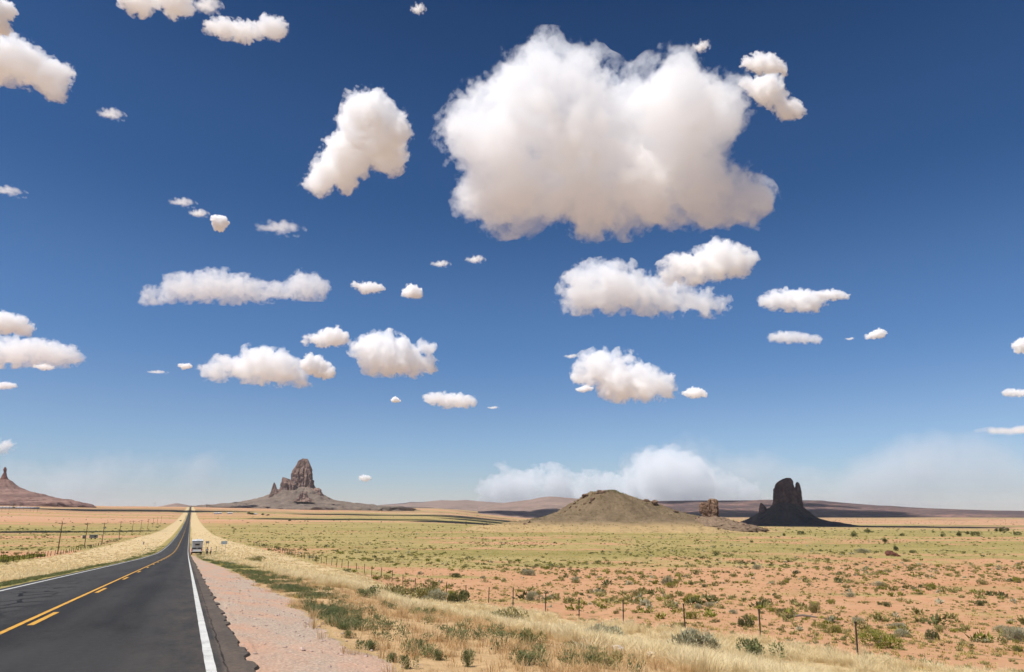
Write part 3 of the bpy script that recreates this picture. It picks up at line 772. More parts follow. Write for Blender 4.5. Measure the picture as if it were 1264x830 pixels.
rs = np.random.RandomState(11)
TUFT_NEAR = [tuft(rs, 110, 0.50, 0.55, 0.008, 1.0) for _ in range(6)]
TUFT_MID = [tuft(rs, 26, 0.55, 0.50, 0.022, 0.8) for _ in range(6)]
TUFT_FAR = [tuft(rs, 10, 0.50, 0.8, 0.07, 0.9) for _ in range(6)]
LOW_NEAR = [tuft(rs, 34, 0.26, 0.35, 0.006, 0.9) for _ in range(6)]

def keep(xy, p): return xy[rs.uniform(0, 1, len(xy)) < p]

def verge_density(xy):
    z = soil_zones(xy[:, 0], xy[:, 1]); n = fbm2(xy[:, 0], xy[:, 1], 2.6, 3, 71.0)
    return z, np.clip(0.62 + 0.9 * n, 0.08, 1)

# tall straw along the right of way
xy = rand_xy(rs, 15000, 13, 62, 2, 60, 3); z_, d_ = verge_density(xy); xy = keep(xy, np.clip(z_['straw'], 0, 1) * d_)
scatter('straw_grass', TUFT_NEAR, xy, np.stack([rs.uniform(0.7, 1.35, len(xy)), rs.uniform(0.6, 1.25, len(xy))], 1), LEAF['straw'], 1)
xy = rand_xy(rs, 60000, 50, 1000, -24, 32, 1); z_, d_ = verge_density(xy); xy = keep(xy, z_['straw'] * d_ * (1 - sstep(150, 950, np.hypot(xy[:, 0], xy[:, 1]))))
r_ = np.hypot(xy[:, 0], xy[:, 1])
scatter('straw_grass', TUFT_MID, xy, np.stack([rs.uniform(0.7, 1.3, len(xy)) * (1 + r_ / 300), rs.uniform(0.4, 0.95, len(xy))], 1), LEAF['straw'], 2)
# short reddish-brown grass between the weeds and the straw
xy = rand_xy(rs, 9000, 9, 60, 3, 55, 3); z_, d_ = verge_density(xy); xy = keep(xy, z_['brown'] * d_)
scatter('brown_grass', LOW_NEAR, xy, rs.uniform(0.6, 1.3, len(xy)), LEAF['brown'], 3)
# sparse yellow-green sward of the open plain
xy = rand_xy(rs, 52000, 28, 700, -22, 66, 1); z_ = soil_zones(xy[:, 0], xy[:, 1])
verge_ = z_['straw'] + z_['brown'] + z_['dirt'] + ((xy[:, 0] > XL - 3) & (xy[:, 0] < XR + 3))
xy = keep(xy, np.clip(1 - verge_, 0, 1) * np.clip(0.95 - 0.88 * z_['red'], 0, 1) * np.clip(0.6 + 0.9 * fbm2(xy[:, 0], xy[:, 1], 5.0, 3, 55.), 0.1, 1))
r_ = np.hypot(xy[:, 0], xy[:, 1])
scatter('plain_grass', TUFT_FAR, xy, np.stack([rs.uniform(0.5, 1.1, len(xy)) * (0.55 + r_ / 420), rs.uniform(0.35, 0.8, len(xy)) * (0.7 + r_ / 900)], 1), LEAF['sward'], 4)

# leafy weeds in a ribbon along the edge of the bare shoulder, and on the far side of the road
WEED = [leaf_cloud(rs, 260, 0.105, (1, 1, 0.8), 6, 0.2) for _ in range(5)]
n = 5200
y = np.exp(rs.uniform(math.log(16), math.log(240), n)); x = 2.7 + 0.035 * np.minimum(y, 30) - sstep(55, 130, y) * 1.5 + np.abs(rs.normal(0, 1.0, n)) * (0.40 + y / 75) + 0.0
m_ = rs.uniform(0, 1, n) < np.clip(0.42 + 1.7 * fbm2(x, y, 2.4, 4, 91.0), 0, 1) * np.where(y < 20, 0.6, 1) * (0.6 + 0.4 * (fbm2(x * 0, y, 2.0, 3, 17.0) > -0.25))
xa = np.stack([x, y], 1)[m_]
n = 4200
y = np.exp(rs.uniform(math.log(24), math.log(330), n)); x = -7.9 - np.abs(rs.normal(0, 1.0, n)) * (0.7 + y / 120)
m_ = rs.uniform(0, 1, n) < np.clip(0.5 + 1.2 * fbm2(x, y, 7, 3, 95.0), 0, 1)
xy = np.concatenate([xa, np.stack([x, y], 1)[m_]])
scatter('roadside_weeds', WEED, xy, np.stack([rs.uniform(0.10, 0.24, len(xy)) * (1 + np.minimum(xy[:, 1], 150) / 150), rs.uniform(0.12, 0.27, len(xy))], 1), LEAF['weed'], 5)
# scattered young weeds in the brown grass
xy = rand_xy(rs, 900, 12, 60, 8, 40, 3); z_ = soil_zones(xy[:, 0], xy[:, 1]); xy = keep(xy, z_['brown'] * np.clip(0.12 + fbm2(xy[:, 0], xy[:, 1], 4.5, 2, 14.), 0, .8))
scatter('young_weeds', WEED, xy, np.stack([rs.uniform(0.12, 0.28, len(xy)), rs.uniform(0.18, 0.40, len(xy))], 1), LEAF['weed'], 6)

# low desert scrub: the mass of it (single shrubs that show large are things of their own, below)
SCRUB = {k: [leaf_cloud(rs, 46, 0.42, (1, 1, 0.8), 5, 0.2) for _ in range(4)] for k in ('olive', 'green', 'dark', 'sage')}
def scrub_xy(n, r0, r1, a0, a1, seed):
    xy = rand_xy(np.random.RandomState(seed), n, r0, r1, a0, a1, 1); z = soil_zones(xy[:, 0], xy[:, 1])
    v = z['straw'] + z['brown'] + z['dirt'] + ((xy[:, 0] > XL - 4) & (xy[:, 0] < 7))
    r = np.hypot(xy[:, 0], xy[:, 1])
    return keep(xy, np.clip(1 - 1.5 * v, 0, 1) * np.clip(0.5 + 1.2 * fbm2(xy[:, 0], xy[:, 1], 22.0, 3, 41.), 0.04, 1) * (0.22 + 0.78 * sstep(60, 170, r)))
for k, n, sd, s0, s1 in (('olive', 12000, 21, 0.16, 0.62), ('green', 8000, 22, 0.16, 0.58), ('dark', 1500, 23, 0.25, 0.8), ('sage', 2600, 24, 0.22, 0.62)):
    xy = scrub_xy(n, 45, 900, -22, 66, sd); r_ = np.hypot(xy[:, 0], xy[:, 1])
    s = rs.uniform(0, 1, len(xy)) ** 2 * (s1 - s0) + s0
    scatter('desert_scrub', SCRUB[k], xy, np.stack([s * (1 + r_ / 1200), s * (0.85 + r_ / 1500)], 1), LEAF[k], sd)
xy = scrub_xy(1800, 700, 3800, -22, 66, 31); s = rs.uniform(0.5, 1.3, len(xy))
scatter('desert_scrub', SCRUB['dark'], xy, np.stack([s * 1.3, s], 1), LEAF['dark'], 31)
xy = rand_xy(np.random.RandomState(35), 900, 3600, 8000, 20, 66, 1); s = rs.uniform(1.0, 2.4, len(xy))
scatter('desert_scrub', SCRUB['dark'], xy, np.stack([s * 1.4, s], 1), LEAF['dark'], 35)
# tiny dry plants on the bare red soil
xy = rand_xy(rs, 15000, 26, 240, 14, 66, 1); z_ = soil_zones(xy[:, 0], xy[:, 1])
xy = keep(xy, np.clip(1 - 2 * (z_['straw'] + z_['brown'] + z_['dirt']), 0, 1) * np.clip(0.5 + fbm2(xy[:, 0], xy[:, 1], 7.0, 3, 66.), 0.08, 1)); n = len(xy)
scatter('dry_ground_plants', TUFT_FAR, xy[:n * 2 // 3], rs.uniform(0.14, 0.5, n * 2 // 3), LEAF['sward'], 36)
scatter('dry_ground_plants', SCRUB['olive'], xy[n * 2 // 3:], rs.uniform(0.07, 0.2, n - n * 2 // 3), LEAF['olive'], 37)
hv_ = _hv[(_hv[:, 2] > -17.5) & (_hv[:, 1] * math.cos(R(34)) + _hv[:, 0] * math.sin(R(34)) < 740)]; hv_ = hv_[rs.choice(len(hv_), 3200)]
scatter('hill_scrub', SCRUB['olive'], hv_[:, :2] + rs.normal(0, .8, (len(hv_), 2)), rs.uniform(0.2, 0.65, len(hv_)), LEAF['olive'], 38, zs=hv_[:, 2])
# green brush beyond the left fence
n = 240; y = rs.uniform(150, 235, n); x = -34 - np.abs(rs.normal(0, 1, n)) * 9 - 1
scatter('green_brush', SCRUB['green'], np.stack([x, y], 1), np.stack([rs.uniform(0.5, 1.1, n), rs.uniform(0.45, 0.9, n)], 1), LEAF['green'], 33)

# shrubs one can tell apart
def shrub_mesh(kind, seed, leaves, size, shape, spiky):
    rs_ = np.random.RandomState(seed)
    V_, F_, T_ = leaf_cloud(rs_, leaves, size, shape, 9, spiky)
    me_o = mesh_np('foliage', V_, F_, LEAF[kind], attrs={'tint': T_}); me = me_o.data; bpy.data.objects.remove(me_o)
    return me
STEM = None
def stem_mesh(seed):
    rs_ = np.random.RandomState(seed); mb = MB()
    for k in range(9):
        a = rs_.uniform(0, 6.28); q = rs_.uniform(0.15, 0.55); h = rs_.uniform(0.35, 0.75)
        m1 = (math.cos(a) * q * 0.5, math.sin(a) * q * 0.5, h * 0.6)
        mb.tube((0, 0, -0.06), m1, 0.022, 0.014, 5); mb.tube(m1, (math.cos(a + .3) * q, math.sin(a + .3) * q, h), 0.014, 0.006, 5)
    o = mb.build('stem', TWIG); me = o.data; bpy.data.objects.remove(o); return me
SHR = {}
for i_, (k, sp, shp, lv, sz) in enumerate([('olive', 0.2, (1, 1, 0.8), 1300, 0.09), ('green', 0.1, (1, 1, 0.85), 1300, 0.085), ('dark', 0.1, (1, 1, 0.85), 800, 0.12), ('sage', 0.15, (1, 1, 0.78), 1500, 0.085), ('weed', 0.15, (0.85, 0.85, 1.0), 1500, 0.08)]):
    SHR[k] = [shrub_mesh(k, 300 + 10 * i_ + j, lv, sz, shp, sp) for j in range(3)]
STEMS = [stem_mesh(5), stem_mesh(6)]

def shrub(p, w, h, kind, label, group=None, stems=True, seed=0, name='shrub'):
    root = bpy.data.objects.new(name, None if stems else SHR[kind][seed % 3]); COL.objects.link(root)
    root.location = p; root.rotation_euler = (0, 0, (seed * 2.399) % 6.28); root.scale = (w / 1.75, w / 1.75, h / 0.85)
    if stems:
        f_ = bpy.data.objects.new('foliage', SHR[kind][seed % 3]); COL.objects.link(f_); f_.parent = root
        s_ = bpy.data.objects.new('stem', STEMS[seed % 2]); COL.objects.link(s_); s_.parent = root
    return tag(root, label, 'shrub', group)

FWD = np.array([math.sin(YAW) * CP, math.cos(YAW) * CP, SP])
def mpp(p): return float(np.dot(p, FWD)) / FOC           # metres that one photo pixel spans at a point

NOTABLE = [  # bearing read off the photo, width and height in photo pixels, kind, label
    (862, 806, 56, 30, 'sage', 'large grey-green sagebrush in the straw grass below the fence, widest of the front row'),
    (935, 816, 48, 22, 'weed', 'rounded grey-green bush in straw grass just left of the second-nearest fence post\'s foot'),
    (748, 826, 40, 20, 'olive', 'dark olive bush at the lower edge of the straw grass in front of the fence'),
    (650, 820, 36, 18, 'weed', 'green grassy bush at the bottom of the verge beside the brown grass'),
    (652, 795, 30, 18, 'olive', 'olive bush in the verge just above a green grassy bush'),
    (635, 770, 34, 18, 'olive', 'dark-hearted olive bush in the middle of the straw grass'),
    (608, 766, 26, 10, 'weed', 'low green bush touching the left side of a dark-hearted olive bush'),
    (740, 790, 46, 20, 'sage', 'olive sagebrush behind a pale round straw tussock'),
    (545, 742, 34, 16, 'sage', 'grey-olive bush, left part of the long clump below the fence'),
    (520, 740, 40, 18, 'olive', 'olive bush heading the long clump below the fence'),
    (566, 745, 26, 15, 'dark', 'dark bush ending the long clump below the fence'),
    (487, 738, 34, 16, 'olive', 'olive bush standing alone left of the long clump'),
    (451, 738, 26, 12, 'weed', 'green weedy bush beside the weeds at the edge of the bare shoulder'),
    (315, 694, 17, 7, 'olive', 'small dark olive bush alone on the pale straw bank left of the fence line'),
    (1085, 800, 48, 20, 'green', 'broad bright green bush on pink soil behind the last two fence posts'),
    (1031, 782, 14, 13, 'green', 'dark green round bush on pink soil between the last two fence posts'),
    (1013, 776, 14, 9, 'green', 'small bright green bush touching the left of a dark green round bush'),
    (1004, 757, 12, 15, 'olive', 'upright olive bush in the pink soil above the last fence gap'),
    (971, 758, 13, 8, 'dark', 'dark green mound bush on bare pink soil beyond the second-nearest fence post'),
    (1151, 790, 15, 13, 'dark', 'dark green bush alone on pink soil right of the nearest fence post'),
    (1256, 792, 30, 20, 'sage', 'tall grey sagebrush at the very end of the pink plain'),
    (1255, 805, 18, 10, 'green', 'bright green bush at the foot of a tall grey sagebrush'),
    (1057, 770, 14, 10, 'sage', 'pale grey twiggy bush directly above the nearest fence post'),
    (1112, 776, 18, 8, 'sage', 'low grey bush on pink soil right of the nearest fence post\'s top'),
    (905, 758, 12, 6, 'sage', 'pale grey low bush on pink soil left of the second-nearest fence post'),
    (946, 747, 14, 8, 'dark', 'dark green bush in the middle of a row on the pink plain'),
    (1088, 724, 16, 7, 'sage', 'pale grey brush patch in the middle of the pink plain'),
    (1152, 728, 14, 9, 'green', 'green bush on the open pink plain, tallest of its neighbours'),
    (934, 703, 11, 7, 'sage', 'grey-green round bush on the yellow grass edge of the pink plain'),
    (995, 719, 8, 6, 'dark', 'small dark bush alone on bare pink soil'),
    (823, 722, 12, 11, 'sage', 'grey upright bush on pink soil beside a yellow-green one'),
    (830, 726, 12, 8, 'green', 'yellow-green bush on pink soil beside a grey upright one'),
    (786, 737, 14, 9, 'olive', 'olive bush on pink soil above the middle fence posts'),
    (711, 719, 10, 7, 'sage', 'grey bush on pink soil above the third fence gap'),
    (655, 711, 16, 9, 'sage', 'grey-olive bush where the pink soil meets the yellow plain'),
    (655, 742, 18, 14, 'sage', 'tall grey-green bush just behind the far fence posts'),
    (563, 713, 14, 6, 'dark', 'dark bush in a string of green ones on the pink soil'),
    (1213, 722, 12, 6, 'olive', 'olive bush near the right end of the pink plain'),
    (1258, 720, 10, 7, 'green', 'bright green bush near the right end of the pink plain'),
    (1066, 683, 14, 6, 'sage', 'grey-green bush on the yellow sward beyond the pink plain'),
    (1119, 694, 9, 4, 'olive', 'olive bush below the dark red rock ledge'),
    (1106, 680, 7, 6, 'dark', 'dark green bush rising behind the dark red rock ledge'),
    (1127, 683, 7, 4, 'dark', 'small dark green bush right of the dark red rock ledge'),
    (502, 826, 22, 16, 'weed', 'dark green weedy bush at the lower end of the weeds by the bare shoulder'),
    (484, 818, 12, 10, 'weed', 'smaller green weed left of the last weedy bush by the shoulder'),
    (540, 815, 15, 14, 'weed', 'upright green weed alone in the brown grass'),
    (577, 824, 16, 20, 'weed', 'tall green weed alone in the brown grass, nearest the bottom edge'),
    (518, 802, 14, 14, 'weed', 'green weed in the brown grass above a smaller neighbour'),
    (427, 788, 15, 9, 'weed', 'low green weed at the very tip of the ribbon along the bare shoulder'),
    (458, 803, 20, 11, 'weed', 'spreading green weed on the bare pink shoulder'),
]
for k, (px, py, wpx, hpx, kind, label) in enumerate(NOTABLE):
    p, r = hit(px, py)
    m = mpp(p)
    shrub((p[0], p[1], p[2] - 0.04), max(0.2, wpx * m), max(0.18, hpx * m * 1.05), kind, label, None, True, k)

TREES_FAR = [(989, 659, 6, 5), (1071, 657, 7, 5), (1093, 669, 7, 5), (1054, 661.5, 8, 5), (1164, 662, 6, 4.5), (1185, 661.5, 7, 6), (1204, 661, 7, 6.5), (1238, 656, 7, 6), (1231, 655.5, 5, 4), (1256, 660, 6, 5), (1114, 661, 5, 3.5), (1195, 659, 5, 4), (928, 669, 4, 3), (968, 661, 3.5, 3.5), (1244, 655, 5, 4)]
for k, (px, py, wpx, hpx) in enumerate(TREES_FAR):
    p, r = hit(px, py + 1.0); m = mpp(p)
    shrub((p[0], p[1], p[2] - 0.05), wpx * m, hpx * m * 1.1, 'dark', 'dark round juniper bush in the sparse row along the yellow plain\'s far edge', 'junipers along the far edge of the plain', False, k, 'juniper')

GRP = {'olive': ('small olive bush among many on the open plain', 'small olive bushes on the plain'),
       'green': ('small yellow-green bush among many on the open plain', 'small yellow-green bushes on the plain'),
       'dark': ('small dark green bush among many on the open plain', 'small dark green bushes on the plain'),
       'sage': ('small grey bush among many on the open plain', 'small grey bushes on the plain')}
rs2 = np.random.RandomState(77)
xy = rand_xy(rs2, 900, 42, 190, 16, 62, 3); z_ = soil_zones(xy[:, 0], xy[:, 1])
xy = xy[(z_['straw'] + z_['brown'] < 0.05) & (xy[:, 0] > ROW_R + 1.5)]
xy2 = rand_xy(rs2, 200, 130, 300, -21, -8, 3); xy2 = xy2[xy2[:, 0] < ROW_L - 3]
xy = np.concatenate([xy[:190], xy2[:38]])
for k, (x, y) in enumerate(xy):
    kind = ('olive', 'green', 'olive', 'sage', 'dark', 'green')[rs2.randint(0, 6)]
    s = 0.3 + 0.75 * rs2.uniform(0, 1) ** 2.2 + (0.5 if x < 0 else 0)
    shrub((x, y, gz(x, y) - 0.03), s, s * rs2.uniform(0.5, 0.8), kind, GRP[kind][0], GRP[kind][1], False, k)

# stones lying in the verge and on the shoulder
for k, (px, py, s) in enumerate([(694, 790, .11), (716, 795, .12), (762, 808, .13), (505, 738, .17), (803, 816, .09)]):
    p, r = hit(px, py)
    rock('pale_stone', p + [0, 0, 0.12], (s * 1.3, s, s * 0.8), 80 + k, PALEROCK,
         ['white stone in the straw grass below the far fence posts', 'white upright stone beside a pale straw tussock', 'flat white stone on the bare patch below the middle fence posts', 'white stone at the left end of the long bush clump', 'small pale stone in the straw near the bottom edge'][k], 'stone')
peb = []
for k in range(5):
    v, f = rock_variant(200 + k, 1, 0.7); peb.append((v, f, np.full(len(v), 0.5)))
n = 1500; y = rs.uniform(7, 48, n); x = rs.uniform(0.95, 3.6, n)
scatter('gravel', peb, np.stack([x, y], 1), 0.006 + 0.05 * rs.uniform(0, 1, n) ** 4, plain('shoulder_gravel', (0.40, 0.29, 0.235), 0.95, 0.5, 9), 8, sink=0.0)
p, r = hit(990, 764)
mb = MB()
for a, b, q in (((-.9, 0, .08), (.2, .05, .22), .10), ((.1, .03, .2), (1.0, -.1, .12), .085), ((-.3, 0, .12), (-.55, .2, .45), .04), ((-.7, .1, .1), (-.95, .3, -.1), .05), ((.5, 0, .15), (.8, .25, .3), .03)):
    mb.tube(a, b, q, q * 0.6, 7)
tag(mb.build('fallen_branch', TWIG, loc=p + [0, 0, 0.02]), 'dead grey branch lying on the pink soil left of the nearest fence post', 'branch').rotation_euler = (0, 0, -0.7)
# ------------------------------------------------------------------ fences, poles, signs, vehicles, people, far buildings
STEEL = plain('dark_rusted_steel', (0.055, 0.042, 0.036), 0.7, 0.35, 12, 0.3, 0.3)
WOOD = plain('weathered_wood', (0.17, 0.125, 0.09), 0.9, 0.3, 8, 0.1)
WIRE = plain('fence_wire', (0.16, 0.15, 0.14), 0.5, 0.2, 5, 0.4, 0.6)
POLEW = plain('brown_pole_wood', (0.155, 0.105, 0.068), 0.85, 0.25, 4, 0.1)
GREYM = plain('grey_galvanised', (0.33, 0.34, 0.35), 0.5, 0.12, 4, 0.4, 0.5)

def fence(name, label, xf, ys, h, rad, seed, taper_wire=True):
    rs_ = np.random.RandomState(seed)
    p0 = (xf, ys[0], gz(xf, ys[0]))
    root = empty(name, p0); tag(root, label, 'fence')
    tops = []
    for k, y in enumerate(ys):
        x = xf + rs_.uniform(-.15, .15); z = gz(x, y)
        lean = Vector((rs_.uniform(-.03, .05), rs_.uniform(-.04, .04), 1)) * h * rs_.uniform(0.94, 1.06)
        mb = MB(); a = Vector((x - p0[0], y - p0[1], z - p0[2]))
        mb.tube(a - Vector((0, 0, .3)), a + lean, rad * (1 + y / 300), None, 6)
        mb.box(tuple(a + lean * 0.985), (rad * 2.6, rad * 2.2, 0.05))
        mb.build('post', STEEL, root); tops.append((a, lean))
    for w in (0.30, 0.52, 0.74, 0.94):
        mb = MB()
        for (a, l), (b, m) in zip(tops[:-1], tops[1:]):
            A, B = a + l * w, b + m * w; mid = (A + B) / 2 - Vector((0, 0, .012))
            off = Vector((rad + .004, 0, 0)); q = 0.0016
            mb.tube(A + off, mid + off, q, None, 4); mb.tube(mid + off, B + off, q, None, 4)
        mb.build('wire', WIRE, root)
    return root
ys = [22.3, 27.6, 33.6, 39.6, 45.4, 50.8, 56.8, 62.6] + list(np.arange(68.4, 330, 5.7))
fence('wire_fence', 'barbed wire fence on dark steel posts running between the straw verge and the pink plain', ROW_R, [9.6] + ys, 1.42, 0.034, 3)
fence('wire_fence', 'wire fence on thin posts along the far side of the road below the utility poles', ROW_L, list(np.arange(130, 460, 5.2)), 1.3, 0.04, 4)

# utility poles beyond the left fence, with their wires
PY = []
for px in (73.7, 105.4, 126.3, 146.6, 161.8, 172.0, 180.4, 186.5, 191.6, 196.0):
    q = ray(px, 665); xf = -36.5; PY.append((xf, xf * q[1] / q[0]))
def utility_pole(p, label):
    root = empty('utility_pole', p); tag(root, label, 'utility pole', 'utility poles beyond the left fence')
    mb = MB(); mb.tube((0, 0, -.6), (0, 0, 9.6), 0.17, 0.11, 10); mb.build('pole', POLEW, root, smooth=False)
    mb = MB(); mb.box((0, 0, 9.15), (2.2, .10, .13), bev=.01); mb.tube((0.06, .07, 8.5), (.75, .07, 9.1), .02, None, 5); mb.tube((-.06, .07, 8.5), (-.75, .07, 9.1), .02, None, 5)
    mb.build('crossarm', POLEW, root)
    for x in (-1.0, -0.4, 1.0):
        mb = MB(); mb.tube((x, 0, 9.21), (x, 0, 9.32), .035, .045, 8).tube((x, 0, 9.32), (x, 0, 9.40), .05, .03, 8); mb.build('insulator', GREYM, root)
    return root
ORD = ['first and tallest of the row', 'second, left of a grey trailer', 'third, carrying a grey transformer', 'fourth of the row', 'fifth of the row', 'sixth of the row', 'seventh of the row', 'eighth of the row', 'ninth of the row', 'last of the row, nearest the road']
poles = []
for k, (x, y) in enumerate(PY):
    p = (x, y, gz(x, y)); poles.append(utility_pole(p, 'brown wooden utility pole beyond the left fence, ' + ORD[k]))
    if k == 2:
        mb = MB(); mb.tube((.34, -.1, 6.6), (.34, -.1, 7.5), .22, .22, 12); mb.build('transformer', GREYM, poles[-1])
for q in (-1.0, -0.4, 1.0):
    mb = MB(); z0 = poles[0].location
    for A, B in zip(poles[:-1], poles[1:]):
        a, b = A.location + Vector((q, 0, 9.4)), B.location + Vector((q, 0, 9.4)); pts = []
        for i in range(9):
            t_ = i / 8; pts.append(a.lerp(b, t_) - Vector((0, 0, 4 * t_ * (1 - t_) * 0.9)) - z0)
        for u, v in zip(pts[:-1], pts[1:]): mb.tube(u, v, 0.012, None, 4)
    tag(mb.build('power_line', WIRE, loc=z0), 'thin sagging wires strung along the row of brown utility poles', 'power line', 'wires along the utility poles')

# transmission pylons far off
def pylon(px, py_, hgt_px, label):
    h = 27.0; r = h / (hgt_px / FOC / (math.hypot(1, (px - 632) / FOC)) ) / 1.0
    d = ray(px, py_); x, y = d[0] * r, d[1] * r; p = (x, y, gz(x, y))
    root = empty('transmission_pylon', p, 0.4); tag(root, label, 'pylon')
    for s in (-1, 1):
        mb = MB(); mb.tube((s * 3.2, 0, -1), (s * 2.4, 0, h), .38, .28, 6); mb.build('leg', GREYM, root)
    mb = MB(); mb.box((0, 0, h * .82), (15, .5, .6)); mb.tube((-2.7, 0, h * .5), (2.6, 0, h * .8), .2, None, 5); mb.tube((2.7, 0, h * .5), (-2.6, 0, h * .8), .2, None, 5); mb.build('crossarm', GREYM, root)
    return root
pylon(13, 628, 10.5, 'grey two-legged transmission pylon in front of the red butte, tallest of the three')
pylon(63.5, 624, 6.0, 'grey transmission pylon below the right foot of the red butte')
pylon(190, 628, 6.0, 'grey transmission pylon on the bare skyline left of the road')

# far buildings and trees
PALEWALL, TINROOF, DARKPANE = plain('pale_house_wall', (0.62, 0.60, 0.56), 0.8, 0.06, .5), plain('tin_roof', (0.40, 0.40, 0.41), 0.5, 0.1, .5, 0.4), plain('dark_window', (0.03, 0.035, 0.04), 0.15, 0.2, 1, 0.5)
GREYWALL = plain('grey_board_wall', (0.30, 0.29, 0.29), 0.85, 0.15, 1.2)
def house(px, py, r, w, d, h, label, wall=PALEWALL, roof=TINROOF, group=None, name='house'):
    q = ray(px, py); x, y = q[0] * r, q[1] * r
    root = empty(name, (x, y, gz(x, y)), -math.atan2(x, y)); tag(root, label, 'house' if name == 'house' else name.replace('_', ' '), group)
    mb = MB(); mb.prism([(-d / 2, -.6), (d / 2, -.6), (d / 2, h), (0, h + d * .20), (-d / 2, h)], -w / 2, w / 2); mb.build('wall', wall, root)
    mb = MB(); e = .35; t_ = .16
    for s in (-1, 1): mb.prism([(s * (d / 2 + e), h - e * .4 + .02), (0, h + d * .2 + .02), (0, h + d * .2 + .02 + t_), (s * (d / 2 + e), h - e * .4 + .02 + t_)], -w / 2 - e, w / 2 + e)
    mb.build('roof', roof, root)
    for k in range(max(2, int(w / 4))):
        mb = MB(); mb.box((-w / 2 + w * (k + .5) / max(2, int(w / 4)), -d / 2 - .012, h * .56), (1.1, .05, 1.0)); mb.build('window', DARKPANE, root)
    mb = MB(); mb.box((w * .08, -d / 2 - .012, 1.05), (.95, .05, 2.1)); mb.build('door', TINROOF, root)
    return root
for px, py, r, w, lab in ((266.5, 636, 2300, 13, 'small white house on the plain right of the road, leftmost of four'), (271, 636, 2360, 11, 'white house close beside the leftmost of the four on the plain'),
                          (283.5, 636, 2350, 15, 'longest white house of the four on the plain right of the road'), (314.5, 636.3, 2250, 11, 'white house beside the dark trees on the plain right of the road')):
    house(px, py, r, w, 8, 3.0, lab)
house(82.6, 622.6, 4300, 22, 12, 5, 'pale house far off below the right foot of the red butte')
house(95, 622.9, 4300, 26, 12, 4, 'grey low building far off right of a pale house and a dark tree', GREYWALL)
for px, w, lab in ((7, 34, 'long grey shed at the left end of the far row of sheds'), (13.5, 20, 'dark shed second in the far row of sheds'), (24, 30, 'grey shed in the middle of the far row of sheds'), (31.5, 26, 'grey shed right of the middle one in the far row of sheds'), (39.5, 40, 'long low grey shed at the right end of the far row of sheds')):
    house(px, 628.8, 2900, w, 11, 4.0, lab, GREYWALL, TINROOF if w != 20 else STEEL, 'far row of grey sheds', 'shed')
rsp = np.random.RandomState(5)
for k, px in enumerate(np.linspace(2, 46, 11)):
    q = ray(px, 630); r = rsp.uniform(2200, 2700); x, y = q[0] * r, q[1] * r
    mb = MB(); mb.tube((0, 0, -1), (0, 0, 13), .28, .2, 6).box((0, 0, 12.2), (3.4, .25, .3))
    tag(mb.build('utility_pole', POLEW, loc=(x, y, gz(x, y))), 'thin far utility pole standing among others before the grey sheds', 'utility pole', 'far utility poles before the sheds')

def far_tree(px, py, r, w, h, label, seed):
    q = ray(px, py); x, y = q[0] * r, q[1] * r; root = empty('tree', (x, y, gz(x, y))); tag(root, label, 'tree', None)
    rs_ = np.random.RandomState(seed); V_, F_, T_ = leaf_cloud(rs_, 500, 0.22, (1, 1, 0.9), 8, 0.1)
    V_ = V_ * np.array([w / 1.75, w / 1.75, h * 0.8 / 0.95]); V_[:, 2] += h * .2
    mesh_np('crown', V_, F_, LEAF['dark'], root, attrs={'tint': T_})
    mb = MB()
    mb.tube((0, 0, -.5), (0, 0, h * .55), .3, .15, 7).tube((0, 0, h * .3), (w * .2, 0, h * .6), .14, .06, 5).tube((0, 0, h * .35), (-w * .2, .3, h * .65), .14, .06, 5); mb.build('trunk', TWIG, root)
for px, py, r, w, h, lab, sd in ((308, 636, 2200, 13, 7, 'broad dark tree left of a white house on the plain', 1), (311.5, 636, 2180, 9, 6, 'smaller dark tree touching a broad one left of a white house', 2), (324, 637, 2150, 7, 6, 'dark tree right of the last white house', 3),
                                 (330.5, 637, 2100, 10, 4, 'low dark tree right of a taller one near the white houses', 4), (90, 623.4, 4150, 20, 12, 'dark tree between two far buildings below the red butte', 5), (357, 645, 1350, 4.5, 3, 'lone dark tree on the plain in front of the volcanic peak', 6)):
    far_tree(px, py, r, w, h, lab, sd)

# grey trailer beyond the utility poles
def trailer(px, py, r, w, h, label):
    q = ray(px, py); x, y = q[0] * r, q[1] * r
    root = empty('trailer', (x, y, gz(x, y)), -math.atan2(x, y)); tag(root, label, 'trailer')
    mb = MB(); mb.box((0, 0, .55 + h / 2), (w, 2.2, h), bev=.08); mb.build('body', GREYWALL, root)
    mb = MB(); mb.box((0, 0, .55 + h + .06), (w + .12, 2.3, .1)); mb.build('roof', GREYM, root)
    for s in (-1, 1):
        mb = MB(); mb.tube((s * w * .22, -1.0, .4), (s * w * .22, -.75, .4), .4, None, 14); mb.build('wheel', STEEL, root)
    mb = MB(); mb.box((w * .2, -1.112, .6 + h * .55), (w * .22, .03, h * .4)); mb.build('window', DARKPANE, root)
trailer(115.7, 659.6, 470, 4.2, 1.7, 'grey box trailer on the plain between two utility poles')
trailer(104, 660, 480, 1.6, 1.2, 'small grey hut-like trailer left of the larger grey one')

